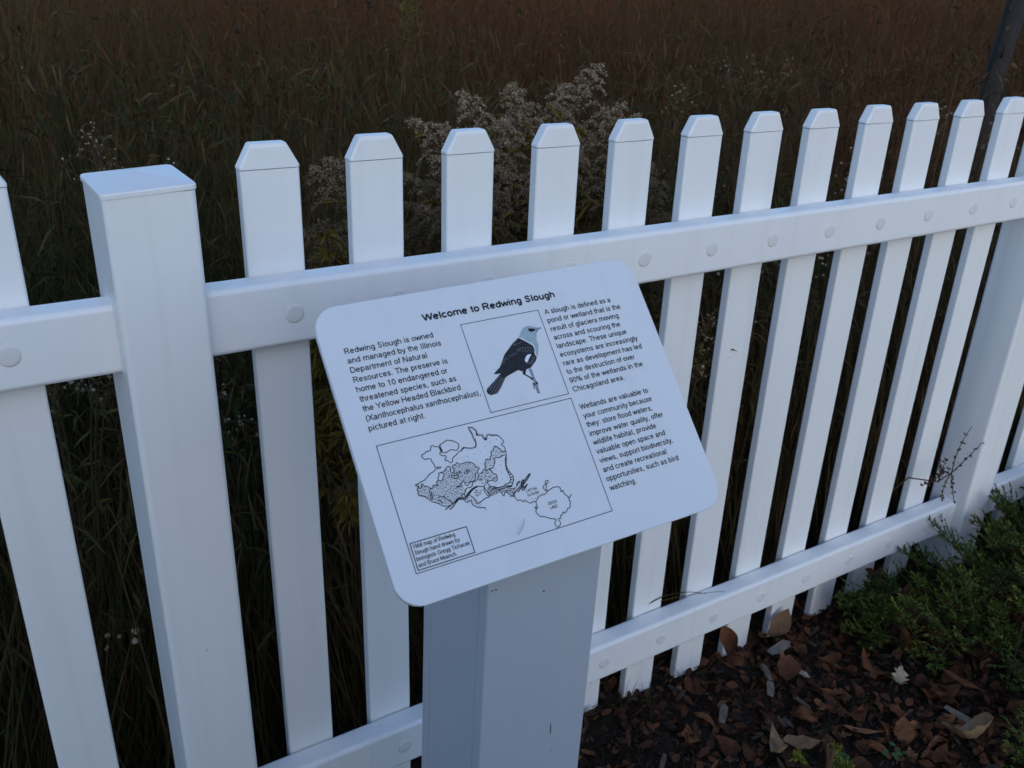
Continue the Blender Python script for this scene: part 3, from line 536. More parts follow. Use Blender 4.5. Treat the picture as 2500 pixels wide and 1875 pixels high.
strokes('scratch', [(ART['scr'][0], .6)], .00030, 'scratch')
V = []; F = []                                    # dull crescent smear beside the scratch
sc = ART['scr'][0]; poly([p for p in sc]+[(p[0]-2.2-3.2*math.sin(math.pi*i/4), p[1]-.6) for i, p in reversed(list(enumerate(sc)))][1:-1], .00018, V, F)
part_on_panel('smear', V, F, M['smear'])
# nail heads and a nick on the front board
def nail(x, z, r=.0011):
    V = [(r*math.cos(k*math.pi/4), -.0005, r*math.sin(k*math.pi/4)) for k in range(8)]+[(r*math.cos(k*math.pi/4), .001, r*math.sin(k*math.pi/4)) for k in range(8)]
    F = [tuple(reversed(range(8)))]+[(k, (k+1) % 8, 8+(k+1) % 8, 8+k) for k in range(8)]
    link('nail_head', mesh_from('nail_head', V, F, M['nail']), sign, (x-sign.location.x, SY0-sign.location.y, z))
for x, z in NAILS: nail(x, z)
me = mesh_from('nick', [(-.0007, -.0004, -.010), (.0005, -.0004, -.011), (.0008, -.0004, .0), (.0001, -.0004, .009), (-.0006, -.0004, .002)], [(0, 1, 2, 3, 4)], M['nail'])
link('nick', me, sign, (NICK[0]-sign.location.x, SY0-sign.location.y, NICK[1]))

# ------------------------------------------------------------------ plant matter: one vectorised strip builder
class Strips:
    def __init__(s): s.V = []; s.L = []; s.T = []; s.tint = []; s.n = 0
    def add(s, B, D, length, width, droop, tint, nseg=2, taper=.8, side=None, wide_mid=False):
        """B base (n,3), D unit direction (n,3); curved tapering strips"""
        B = np.asarray(B, float); n = len(B); D = np.asarray(D, float); D = D/np.linalg.norm(D, axis=1, keepdims=True)
        length = np.broadcast_to(length, (n,)); width = np.broadcast_to(width, (n,)); droop = np.broadcast_to(droop, (n,)); tint = np.broadcast_to(tint, (n,))
        if side is None: side = rng.normal(size=(n, 3))
        sv = np.cross(D, side); sv /= np.linalg.norm(sv, axis=1, keepdims=True)+1e-9
        rows = []
        for k in range(nseg+1):
            t = k/nseg
            P = B+D*(length*t)[:, None]; P = P.copy(); P[:, 2] -= droop*length*t*t
            if k == nseg: rows.append(P[:, None, :])
            else:
                w = (math.sin(math.pi*min(.95, .12+t*.9)) if wide_mid else (1-t)**taper*.5+.5*(1-t**2))
                o = sv*(width*w*.5)[:, None]; rows.append(np.stack([P-o, P+o], 1))
        VV = np.concatenate(rows, 1); m = 2*nseg+1; base = s.n+np.arange(n)*m
        quads = [(2*k, 2*k+1, 2*k+3, 2*k+2) for k in range(nseg-1)]; tri = (2*nseg-2, 2*nseg-1, 2*nseg)
        per = [i for q in quads for i in q]+list(tri)
        s.V.append(VV.reshape(-1, 3)); s.L.append((base[:, None]+np.array(per)[None, :]).ravel())
        s.T.append(np.tile(np.array([4]*(nseg-1)+[3]), n)); s.tint.append(np.repeat(tint, nseg)); s.n += n*m
    def octa(s, C, r, tint, stretch=None):
        C = np.asarray(C, float); n = len(C); r = np.broadcast_to(r, (n,)); tint = np.broadcast_to(tint, (n,))
        ax = np.array([[1, 0, 0], [-1, 0, 0], [0, 1, 0], [0, -1, 0], [0, 0, 1], [0, 0, -1]], float)
        J = rng.uniform(.6, 1.25, (n, 6, 1)); q = rng.normal(size=(n, 3, 3)); q, _ = np.linalg.qr(q)
        VV = np.einsum('ij,njk->nik', ax, q)*J*r[:, None, None]+C[:, None, :]
        tr = np.array([0, 2, 4, 2, 1, 4, 1, 3, 4, 3, 0, 4, 2, 0, 5, 1, 2, 5, 3, 1, 5, 0, 3, 5])
        base = s.n+np.arange(n)*6; s.V.append(VV.reshape(-1, 3)); s.L.append((base[:, None]+tr[None, :]).ravel())
        s.T.append(np.full(n*8, 3)); s.tint.append(np.repeat(tint, 8)); s.n += n*6
    def tube(s, pts, r0, r1, tint, k=4):
        pts = [np.asarray(p, float) for p in pts]; n = len(pts); VV = []
        for i, p in enumerate(pts):
            d = pts[min(i+1, n-1)]-pts[max(i-1, 0)]; d /= np.linalg.norm(d)+1e-9
            a = np.cross(d, [.31, .9, .2]); a /= np.linalg.norm(a)+1e-9; b = np.cross(d, a); r = r0+(r1-r0)*i/(n-1)
            for j in range(k): an = 2*math.pi*j/k; VV.append(p+(a*math.cos(an)+b*math.sin(an))*r)
        F = [(i*k+j, i*k+(j+1) % k, (i+1)*k+(j+1) % k, (i+1)*k+j) for i in range(n-1) for j in range(k)]
        s.V.append(np.array(VV)); s.L.append(np.array(F).ravel()+s.n); s.T.append(np.full(len(F), 4)); s.tint.append(np.full(len(F), tint)); s.n += len(VV)
    def obj(s, name, mat, parent=None, origin=None):
        V = np.concatenate(s.V); 
        if origin is not None: V = V-np.asarray(origin)
        L = np.concatenate(s.L); T = np.concatenate(s.T); st = np.concatenate([[0], np.cumsum(T)[:-1]])
        me = big_mesh(name, V, L, st, T, mat, np.concatenate(s.tint)); return link(name, me, parent)
def smooth_noise(x, y, f, ph):
    return (np.sin(f*x+ph)*np.cos(f*1.3*y+ph*2)+.5*np.sin(2.3*f*x-1.7*f*y+ph*3)+.4*np.cos(3.1*f*y+2.7*f*x))/1.9
cx_, cy_ = -.134, -1.084
def sample(n, ya, yb, xmax=60):
    y = ya+(yb-ya)*rng.random(n)**.85; xa = np.maximum(cx_+(y-cy_)*math.tan(R(-14))-.35, -4); xb = np.minimum(cx_+(y-cy_)*math.tan(R(70))+.4, xmax)
    return xa+(xb-xa)*rng.random(n), y
def field_tint(x, y):
    base = .32+.042*np.clip(y, 0, 8)+.08*np.clip(x-1.2, -1.5, 2)
    return base+.24*smooth_noise(x, y, .9, .4)+.20*smooth_noise(x, y, 3.1, 2.0)
# tall dry field grass: nobody could count it
g = Strips()
for (n, ya, yb, h0, h1, w, ns) in ((15000, .13, 1.2, .30, .80, .0042, 3), (34000, 1.1, 3.4, .50, 1.15, .0050, 3), (48000, 3.2, 8.5, .85, 1.65, .0068, 3), (42000, 8, 24, 1.0, 1.85, .013, 2), (9000, 24, 60, 1.1, 2.0, .05, 2)):
    x, y = sample(n, ya, yb); n = len(x)
    hh = (h0+(h1-h0)*rng.random(n))*(1+.26*smooth_noise(x, y, 2.1, 1.0)); z = np.zeros(n)-.01
    sp = .15 if ya < .5 else .26
    dy = rng.normal(0, sp, n)+.22*smooth_noise(x, y, 2.3, 5.0)
    if ya < .5: dy = np.abs(dy)*.9
    D = np.stack([rng.normal(0, sp, n)+.25*smooth_noise(x, y, 2.9, 3.0), dy, np.ones(n)], 1)
    t = np.clip(field_tint(x, y)+rng.normal(0, .19, n), 0, 1)
    g.add(np.stack([x, y, z], 1), D, hh, w*rng.uniform(.5, 1.5, n), rng.beta(1, 3, n)*.45, t, ns)
# feathery tops and leaves on the stems
for (n, ya, yb, za, zb, l, w) in ((16000, .15, 1.4, .15, .70, .09, .0050), (26000, 1.2, 3.8, .3, 1.05, .10, .0065), (36000, 3.2, 9, .7, 1.6, .12, .009)):
    x, y = sample(n, ya, yb); n = len(x)
    B = np.stack([x, y, za+(zb-za)*rng.random(n)*(1+.15*smooth_noise(x, y, 1.7, 1.0))], 1)
    D = np.stack([rng.normal(0, .5, n), (np.abs(rng.normal(0, .5, n)) if ya < .5 else rng.normal(0, .5, n)), rng.uniform(.1, 2.0, n)], 1)
    t = np.clip(field_tint(x, y)+rng.normal(-.03, .18, n), 0, 1)
    g.add(B, D, l*rng.uniform(.4, 1.4, n), w*rng.uniform(.4, 1.3, n), rng.uniform(0, .5, n), t, 2, wide_mid=True)
# leafy weed stalks in tangled clumps: leaves and dry flower heads all the way up
wx, wy = sample(900, .35, 9); cl = smooth_noise(wx, wy, 1.9, 7.0) > -.25; wx = wx[cl]; wy = wy[cl]
for X_, Y_ in zip(wx, wy):
    hgt = (.62+.09*min(Y_, 8))*rng.uniform(.7, 1.15); m = int(34*(1 if Y_ < 4 else .8)); lean = rng.normal(0, .12, 2)
    if Y_ < .6: lean[1] = abs(lean[1])
    tt = .25+.75*rng.random(m)**.8; B = np.stack([X_+lean[0]*tt*hgt+rng.normal(0, .035, m), Y_+lean[1]*tt*hgt+rng.normal(0, .03, m), tt*hgt], 1)
    D = rng.normal(0, 1, (m, 3)); D[:, 2] = rng.uniform(-.6, 1.1, m)
    k_ = 1+.12*Y_; tn = float(np.clip(field_tint(X_, Y_)+rng.normal(-.05, .16), 0, 1))
    g.add(B, D, rng.uniform(.015, .045, m)*k_, rng.uniform(.005, .012, m)*k_, rng.uniform(0, .6, m), np.clip(tn+rng.normal(0, .08, m), 0, 1), 2, wide_mid=True)
    g.add([[X_, Y_, 0]], [[lean[0], lean[1], 1]], [hgt], [.0045*k_], [0], [tn], 2)
o = g.obj('field_grass', M['grass']); tag(o, 'tall dark dry grass and weeds filling the field behind the fence', 'grass', kind='stuff')
# pale seed specks scattered in the field
g = Strips(); C = []
for _ in range(80):
    x, y = sample(1, .5, 7); m = rng.integers(4, 16)
    h = .55+.10*min(y[0], 5)+rng.uniform(-.15, .25)
    C.append(np.stack([x[0]+rng.normal(0, .06, m), y[0]+rng.normal(0, .05, m), h+rng.normal(0, .05, m)], 1))
C = np.concatenate(C); g.octa(C, rng.uniform(.0016, .0042, len(C))*(1+C[:, 1]*.06), rng.uniform(.1, .7, len(C)))
o = g.obj('seed_specks', M['seedfluff']); tag(o, 'scattered tiny pale seed heads among the field grass', 'seed heads', kind='stuff')

g = Strips(); hx, hy = sample(90, 1.2, 8); C = []
for a_, b_ in zip(hx, hy):
    h_ = .75+.11*min(b_, 6)+rng.uniform(-.1, .2); t_ = (a_+rng.normal(0, .05), b_, h_); g.tube([(a_, b_, 0), ((a_+t_[0])/2, b_, h_*.5), t_], .003, .002, .0, 3); C.append(t_)
C = np.array(C); g.octa(np.repeat(C, 3, 0)+rng.normal(0, .006, (len(C)*3, 3)), .011+.0015*np.repeat(C[:, 1], 3), rng.uniform(0, .15, len(C)*3))
o = g.obj('dark_seed_heads', M['drystem']); tag(o, 'scattered dark round seed heads on bare stems in the field', 'seed heads', kind='stuff')
# plants one can pick out
def bez(a, b, c, n=9):
    a, b, c = map(np.asarray, (a, b, c)); return [a*(1-t)**2+2*b*t*(1-t)+c*t*t for t in np.linspace(0, 1, n)]
def plume_plant(name, root, tips, label, cat, group=None, puff=(.0011, .0025), npuff=60, tint=(.0, .8), leaf_t=(0, .7), frac=.24, nleaf=42, spread=.034, leafmat='goldleaf', leaf_l=.05, branchlets=True):
    root = np.array(root, float); e = empty(name, tuple(root)); tag(e, label, cat, group)
    st = Strips(); hd = Strips(); lf = Strips(); NB, DN = (20, 13.0) if cat == 'goldenrod' else (7, .8)
    if cat == 'goldenrod' and len(tips) > 3:
        tips = list(tips)+[(t_[0]+rng.normal(0, .035), t_[1]+rng.normal(0, .05), t_[2]-rng.uniform(.05, .34)) for t_ in tips for _ in range(4)]
    for tip in tips:
        tip = np.array(tip, float); mid = root*.45+tip*.55; cb = (.84, .93) if cat == 'goldenrod' else (.62, .86); mid[:2] = root[:2]*cb[0]+tip[:2]*(1-cb[0]); mid[2] = root[2]+(tip[2]-root[2])*cb[1]
        st_pts = bez(root+rng.normal(0, .012, 3)*[1, 1, 0], mid, tip, 12); st.tube(st_pts, .0030, .0010, .4)
        L = len(st_pts); out = tip-root; out[2] = 0; out /= np.linalg.norm(out)+1e-6
        ln = np.linalg.norm(tip-root)*frac
        for k in range(NB if branchlets else 0):
            f = 1-frac*(k+.2)/NB; i = f*(L-1); a = st_pts[int(i)]*(1-i % 1)+st_pts[min(int(i)+1, L-1)]*(i % 1)
            an = k*2.4+rng.uniform(-.4, .4); per = np.array([math.cos(an), math.sin(an)*.7, 0])
            bl = spread*(.30+1.5*((1-f)/frac)**.8)*rng.uniform(.7, 1.25)
            c = a+per*bl+np.array([0, 0, bl*rng.uniform(-.15, .25)]); m2 = a+per*bl*.5+np.array([0, 0, bl*.62])
            br = bez(a, m2, c, 6); st.tube(br, .0009, .0005, .7, 3)
            m = max(2, int(npuff*(.12+bl*DN))); tt = rng.random(m)**.7
            Q = np.array([a*(1-t)**2+2*m2*t*(1-t)+c*t*t for t in tt]); Q += rng.normal(0, .0022, Q.shape)+[0, 0, .0030]
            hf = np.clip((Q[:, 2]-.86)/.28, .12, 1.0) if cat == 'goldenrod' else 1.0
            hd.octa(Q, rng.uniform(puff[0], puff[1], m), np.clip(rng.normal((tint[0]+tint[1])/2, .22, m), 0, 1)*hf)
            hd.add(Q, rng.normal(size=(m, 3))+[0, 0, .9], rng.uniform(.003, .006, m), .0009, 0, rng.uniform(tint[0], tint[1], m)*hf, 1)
        m = nleaf; tt = rng.random(m)*(1-frac*.35) if nleaf < 200 else .66+.32*rng.random(m); P = np.array([st_pts[int(t*(L-1))] for t in tt])
        D = rng.normal(0, 1, (m, 3)); D[:, 2] = rng.uniform(-.2, .9, m)
        lf.add(P, D, leaf_l*rng.uniform(.5, 1.3, m), leaf_l*.16, rng.uniform(.2, .8, m), rng.uniform(leaf_t[0], leaf_t[1], m), 3, wide_mid=True)
    st.obj('stem', M['drystem'], e, root)
    if hd.n: a = hd.obj('seed_head', M['seedfluff'], e, root); a['kind'] = 'stuff'
    if lf.n: a = lf.obj('foliage', M[leafmat], e, root); a['kind'] = 'stuff'
    return e
Y = .55
plume_plant('goldenrod', (.96, .54, 0), [(1.085, .55, 1.232), (1.03, .58, 1.19), (1.136, .52, 1.155), (1.168, .50, 1.135), (1.06, .62, 1.10), (.98, .50, 1.08), (1.10, .45, 1.02)], 'dry goldenrod with frosted grey plumes, the tallest behind the middle pickets', 'goldenrod', 'frosted goldenrod behind the pickets', npuff=80, frac=.24)
plume_plant('goldenrod', (.93, .56, 0), [(.878, .56, 1.196), (.93, .60, 1.15), (.826, .52, 1.135), (.97, .50, 1.10), (.90, .46, 1.05), (.84, .60, 1.08)], 'dry goldenrod with frosted grey plumes left of the tallest one', 'goldenrod', 'frosted goldenrod behind the pickets', npuff=80, frac=.24)
plume_plant('goldenrod', (.88, .52, 0), [(.755, .55, 1.185), (.70, .52, 1.13), (.631, .52, 1.145), (.66, .48, 1.08), (.72, .44, 1.04), (.62, .46, .99), (.78, .46, 1.0)], 'frosted goldenrod reaching left with one long drooping plume above a picket', 'goldenrod', 'frosted goldenrod behind the pickets', npuff=76, frac=.24)
plume_plant('goldenrod', (1.22, .55, 0), [(1.16, .55, 1.05), (1.25, .50, .98), (1.30, .60, 1.0), (1.20, .42, .92)], 'low frosted goldenrod at the right end of the plume clump', 'goldenrod', 'frosted goldenrod behind the pickets', npuff=66, frac=.24, tint=(.1, .7))
plume_plant('goldenrod', (.60, .50, 0), [(.476, .55, 1.078), (.45, .56, 1.06), (.50, .48, 1.02), (.55, .46, .97)], 'small frosted goldenrod seen between the second and third pickets', 'goldenrod', 'frosted goldenrod behind the pickets', npuff=60, frac=.24)
plume_plant('goldenrod', (.42, .36, 0), [(.395, .37, 1.01), (.43, .36, .98), (.46, .35, .93), (.38, .36, .95), (.36, .38, .88), (.42, .34, .86), (.47, .36, .84)], 'yellow-green goldenrod still in leaf behind the second picket', 'goldenrod', None, npuff=20, tint=(0, .25), leaf_t=(.45, 1), nleaf=230, frac=.25, leaf_l=.034)
# asters with white puffs
def aster(x, y, h, label, n=5, sp=.10, group='dried asters in the field', puff=(.003, .006), tint=(.55, 1)):
    tips = [(x+rng.normal(0, sp), y+rng.normal(0, .05), h-abs(rng.normal(0, .06))) for _ in range(n)]
    return plume_plant('dried_aster', (x+rng.normal(0, .03), y, 0), tips, label, 'aster', group, puff=puff, npuff=5, tint=tint, nleaf=16, frac=.28, spread=.05, leaf_t=(0, .4), leaf_l=.04)
aster(.125, .9, 1.115, 'dried aster with white puffs standing behind the left square post', 4, .03, puff=(.0015, .003), tint=(.2, .8))
aster(.22, .9, 1.06, 'dried aster with few white puffs between the left post and the first picket', 3, .03, puff=(.002, .0035))
aster(3.2, 2.2, 1.09, 'dried aster with a slanting row of white puffs above the eighth picket', 6, .22, tint=(.3, .8), puff=(.002, .0045))
aster(2.42, 1.8, 1.03, 'grey fluffy aster head with a dark base above the sixth picket', 3, .03, tint=(.2, .5))
aster(2.05, .62, 1.02, 'dried aster with white puffs beside the ninth picket', 6, .06)
aster(3.05, .9, 1.05, 'dried aster with yellow leaves near the right edge behind the last pickets', 4, .12, tint=(.2, .7))
aster(1.55, .48, .86, 'dried aster with pale puffs just behind the seventh picket gap', 7, .08, tint=(.3, .8))
aster(1.85, .55, .80, 'dried aster with pale puffs behind the tenth picket gap', 6, .08, tint=(.3, .8))
aster(-.05, .50, .86, 'dried aster with dull white puffs in the gap left of the square post', 7, .05, puff=(.003, .006), tint=(.1, .6))
aster(.20, .55, .72, 'dried aster with small puffs in the gap right of the square post', 5, .04, tint=(.3, .8))
# round pale seed heads low in the gap left of the square post
e = empty('seed_stalk', (-.02, .40, 0)); tag(e, 'forked stalk with two round pale seed heads low in the gap left of the post', 'weed')
st = Strips(); hd = Strips(); r0 = np.array([-.02, .40, 0])
for tip in ((-.010, .25, .392), (-.012, .25, .372), (-.050, .26, .392), (-.033, .27, .375), (-.055, .27, .36)):
    st.tube(bez(r0, (-.03, .33, .22), tip, 8), .0022, .0010, .7)
    hd.octa(np.array([tip])+rng.normal(0, .0012, (6, 3)), .0058 if tip[0] > -.02 else .0040, .85 if tip[0] > -.02 else .4)
st.obj('stem', M['drystem'], e, r0); hd.obj('seed_head', M['seedfluff'], e, r0)
# long bare stalks crossing the gaps
def stalk(pts, label, r=.0016, twigs=8, tint=.7, puffs=0, group=None, cat='dry stalk'):
    e = empty('dry_stalk', pts[0]); tag(e, label, cat, group); s_ = Strips(); p0 = np.array(pts[0], float)
    P = [np.array(p, float) for p in pts]; fine = []
    for a, b in zip(P[:-1], P[1:]): fine += [a+(b-a)*t for t in (0, .25, .5, .75)]
    fine.append(P[-1]); s_.tube(fine, r, r*.5, tint)
    n = twigs
    if n:
        B = np.array([fine[int(rng.uniform(.35, 1)*(len(fine)-1))] for _ in range(n)]); s_.add(B, rng.normal(0, 1, (n, 3))+[0, 0, .6], rng.uniform(.02, .06, n), .0016, .2, tint, 2)
        if puffs: s_.octa(B+rng.normal(0, .012, B.shape), rng.uniform(.0015, .003, n), 1.0)
    s_.obj('stem', M['drystem'], e, p0)
stalk([(.10, .22, 0), (.05, .20, .35), (-.02, .22, .66)], 'thin brown stalk with a whorl of twigs leaning in the gap left of the post', twigs=14)
stalk([(.30, .25, 0), (.285, .22, .3), (.25, .2, .62)], 'thin reddish stalk in the gap between the post and the first picket', twigs=5)
stalk([(2.56, .7, 0), (2.565, .7, .979), (2.568, .7, 1.17)], 'single orange-tan grass stalk rising above the tenth picket', .0022, 0, 1.0)
stalk([(1.30, .9, 0), (1.34, .9, .6), (1.29, 1.0, 1.22)], 'thin red-brown stalk left of the frosted plumes', .0018, 4, 1.0)
# brown seed cluster poking through the pickets right of the sign
plume_plant('brown_weed', (1.06, .16, 0), [(1.035, .075, .84), (1.05, .06, .79), (1.063, .058, .765), (1.02, .07, .735), (1.03, .09, .80)], 'brown weed with clustered seed heads poking through the gap right of the panel', 'weed', None, puff=(.002, .0045), npuff=26, tint=(0, .38), frac=.16, nleaf=8, spread=.028)
# twig leaning out in front of the right post
e = empty('dry_twig', (1.72, .16, 0)); tag(e, 'dry branching twig leaning over the lower rail in front of the right post', 'twig')
st = Strips(); r0 = np.array([1.72, .16, 0]); hub = np.array([1.795, -.032, .352])
st.tube([r0, (1.70, .10, .2), (1.708, .02, .335), (1.75, -.03, .338), hub], .0022, .0018, .3)
for tip, bend in (((1.82, -.035, .469), (1.79, -.03, .42)), ((1.886, -.035, .411), (1.84, -.03, .37)), ((1.70, -.05, .415), (1.74, -.04, .365)), ((1.742, -.04, .405), (1.745, -.035, .37)), ((1.828, -.04, .262), (1.815, -.03, .31)), ((1.772, -.04, .285), (1.77, -.03, .32))):
    b = bez(hub if tip[0] > 1.75 else (1.75, -.03, .338), bend, tip, 7); st.tube(b, .0017, .0010, .45)
    B = np.array([b[int(k)] for k in rng.uniform(1.5, 6.9, 26)]); st.octa(B+rng.normal(0, .0025, B.shape), rng.uniform(.0014, .0034, 26), rng.uniform(0, .5, 26))
B = np.array([np.array([1.70+.095*t, -.02, .335+.017*t]) for t in rng.random(60)]); st.octa(B+rng.normal(0, .0035, B.shape), rng.uniform(.0015, .004, 60), rng.uniform(0, .8, 60))
st.obj('stem', M['drystem'], e, r0)
# dark slender trunk at the upper right
tr = empty('tree', (4.40, 1.7, 0)); tag(tr, 'slender dark tree with a lichened trunk rising behind the last pickets', 'tree')
def trunk():
    pts = [(4.42, 1.7, -.05), (4.41, 1.7, .45), (4.385, 1.7, .72), (4.39, 1.7, 1.02), (4.42, 1.7, 1.27), (4.44, 1.71, 1.6), (4.42, 1.75, 2.2), (4.47, 1.78, 2.9), (4.46, 1.8, 3.6)]
    V = []; F = []; k = 12; rr = [.062, .055, .050, .047, .046, .043, .036, .027, .015]; fine = []
    for i in range(len(pts)-1):
        for t in (0, .25, .5, .75): fine.append((tuple(pts[i][a]*(1-t)+pts[i+1][a]*t for a in range(3)), rr[i]*(1-t)+rr[i+1]*t))
    fine.append((pts[-1], rr[-1]))
    for (x, y, z), r in fine:
        for j in range(k):
            a = 2*math.pi*j/k; q = r*(1+random.uniform(-.12, .12)); V.append((x-4.40+q*math.cos(a), y-1.7+q*math.sin(a), z))
    n = len(fine); F = [(i*k+j, i*k+(j+1) % k, (i+1)*k+(j+1) % k, (i+1)*k+j) for i in range(n-1) for j in range(k)]
    link('trunk', mesh_from('trunk', V, F, M['bark'], smooth=True), tr)
trunk()
s_ = Strips()
for z in (1.12, 1.5, 1.9, 2.3, 2.7, 3.0, 3.3):
    a = rng.uniform(0, 6.28); l = rng.uniform(.35, .8); p0 = np.array([4.41, 1.7, z]); c = p0+[math.cos(a)*l, math.sin(a)*l, l*.8]
    if z < 1.3: c = p0+[-.10, -.06, .05]
    s_.tube(bez(p0, (p0+c)/2+[0, 0, -.05], c, 7), .010, .003, .1, 5)
    for _ in range(5 if z > 1.3 else 0):
        q = p0+(c-p0)*rng.uniform(.4, 1); s_.tube([q, q+rng.normal(0, .12, 3)+[0, 0, .15]], .003, .001, .1, 3)
s_.obj('branch', M['drystem'], tr, (4.40, 1.7, 0))
s_ = Strips(); n = 24; z = rng.uniform(.75, 1.5, n); a = rng.uniform(0, 6.28, n)
s_.add(np.stack([4.40+.055*np.cos(a), 1.7+.055*np.sin(a), z], 1), np.stack([np.cos(a), np.sin(a), rng.uniform(-.6, .6, n)], 1), rng.uniform(.02, .04, n), .016, .4, rng.uniform(.0, .4, n), 2, wide_mid=True)
s_.obj('lichen_flake', M['seedfluff'], tr, (4.40, 1.7, 0))['kind'] = 'stuff'
# small green bush far out in the field
e = empty('green_bush', (3.54, 8.1, 0)); tag(e, 'small pale green bush standing alone in the brown field at the top', 'bush')
s_ = Strips(); n = 500; zz = rng.uniform(.5, 1.32, n); rad = .17*(1.35-zz)/.5; a = rng.uniform(0, 6.28, n)
s_.add(np.stack([3.54+rad*np.cos(a)*rng.random(n), 6.6+rad*np.sin(a)*rng.random(n)-0, zz], 1)+[0, 1.5-1.5, 0], rng.normal(0, 1, (n, 3))+[0, 0, 1], rng.uniform(.04, .09, n), .02, .3, rng.uniform(.5, 1, n), 2, wide_mid=True)
s_.tube([(3.54, 6.6, 0), (3.54, 6.6, 1.2)], .01, .004, .2)
e.location = (3.54, 6.6, 0); s_.obj('foliage', M['juniper'], e, (3.54, 6.6, 0))

# ------------------------------------------------------------------ creeping junipers on the near side
def spray(s_, w_, a, d, l, tint):
    """one flat feathery spray of scale leaves"""
    a = np.array(a, float); d = np.array(d, float); d /= np.linalg.norm(d); up = np.array([0, 0, 1.]); sd_ = np.cross(d, up); sd_ /= np.linalg.norm(sd_)+1e-6
    w_.tube([a-d*.06, a, a+d*l*.5+up*l*.06, a+d*l], .0022, .0008, .3, 3)
    for k in range(9):
        f = .15+.85*k/9; b = a+d*l*f+up*l*.1*math.sin(3*f); sg = 1 if k % 2 else -1
        bd = d*.75+sd_*sg*rng.uniform(.4, .9)+up*rng.uniform(.0, .45); bd /= np.linalg.norm(bd); bl = l*(.45*(1-f)+.14)*rng.uniform(.7, 1.2)
        m = 15; t = np.linspace(0.05, 1, m); P = b+bd[None, :]*(bl*t)[:, None]+np.array([0, 0, 1])*(bl*.25*t*t)[:, None]
        D = bd[None, :]*1.0+rng.normal(0, .55, (m, 3))+[0, 0, .15]
        s_.add(P, D, rng.uniform(.007, .014, m), .0046, .0, np.clip(tint+.25*t+rng.normal(0, .1, m), 0, 1), 1)
def juniper(root, n, box, label, hi=.26, tint=.3, group=None, l=(.07, .15)):
    root = np.array(root, float); e = empty('creeping_juniper', tuple(root)); tag(e, label, 'juniper', group)
    s_ = Strips(); w_ = Strips(); cnt = 0
    while cnt < n:
        x = rng.uniform(box[0], box[1]); y = rng.uniform(box[2], box[3])
        if box[4] and not box[4](x, y): continue
        z = gz(x, y)+rng.uniform(.015, hi)*(.45+.55*min(1, (x-box[0])/.4)); p = np.array([x, y, z]); d = p-root; d[2] = rng.uniform(.0, .9)*np.linalg.norm(d[:2]); d += rng.normal(0, .35, 3)*np.linalg.norm(d)
        if abs(p[1]+.0) < .0: continue
        spray(s_, w_, p, d, rng.uniform(*l), tint+rng.normal(0, .08)); cnt += 1
    for _ in range(max(3, n//12)):
        x = rng.uniform(box[0]*.5+box[1]*.5, box[1]); y = rng.uniform(box[2], box[3]); p = np.array([x, y, gz(x, y)+.05])
        w_.tube(bez(root+[0, 0, .03], (root+p)/2+[0, 0, .09], p, 7), .006, .002, .5, 5)
    w_.obj('branch', M['drystem'], e, root); s_.obj('foliage', M['juniper'], e, root)['kind'] = 'stuff'
def in_a(x, y):       # left and front edge of the big shrub; stays off the fence
    if y > -.075: return False
    return x > 1.60+.07*math.sin(9*y) and not (x < 1.66 and y < -.29) and rng.random() < (.35 if y > -.14 and x < 1.95 else 1) and not (y < -.42 and x < 2.0)
juniper((2.35, -.30, 0), 560, (1.45, 2.75, -.62, -.07, in_a), 'large dark green creeping juniper spreading over the mulch before the right post', hi=.20)
def in_b(x, y): return True
juniper((1.90, -.60, 0), 80, (1.50, 1.95, -.72, -.50, in_b), 'smaller creeping juniper at the lower right edge', hi=.12)
juniper((1.62, -.14, 0), 26, (1.50, 1.62, -.12, -.03, lambda x, y: True), 'juniper tuft touching the lower rail near the tenth picket', hi=.12, l=(.05, .09))
juniper((1.10, -.33, 0), 3, (1.085, 1.115, -.335, -.30, lambda x, y: True), 'small bright yellow-green juniper tip at the bottom edge', hi=.03, tint=.8, l=(.04, .05))

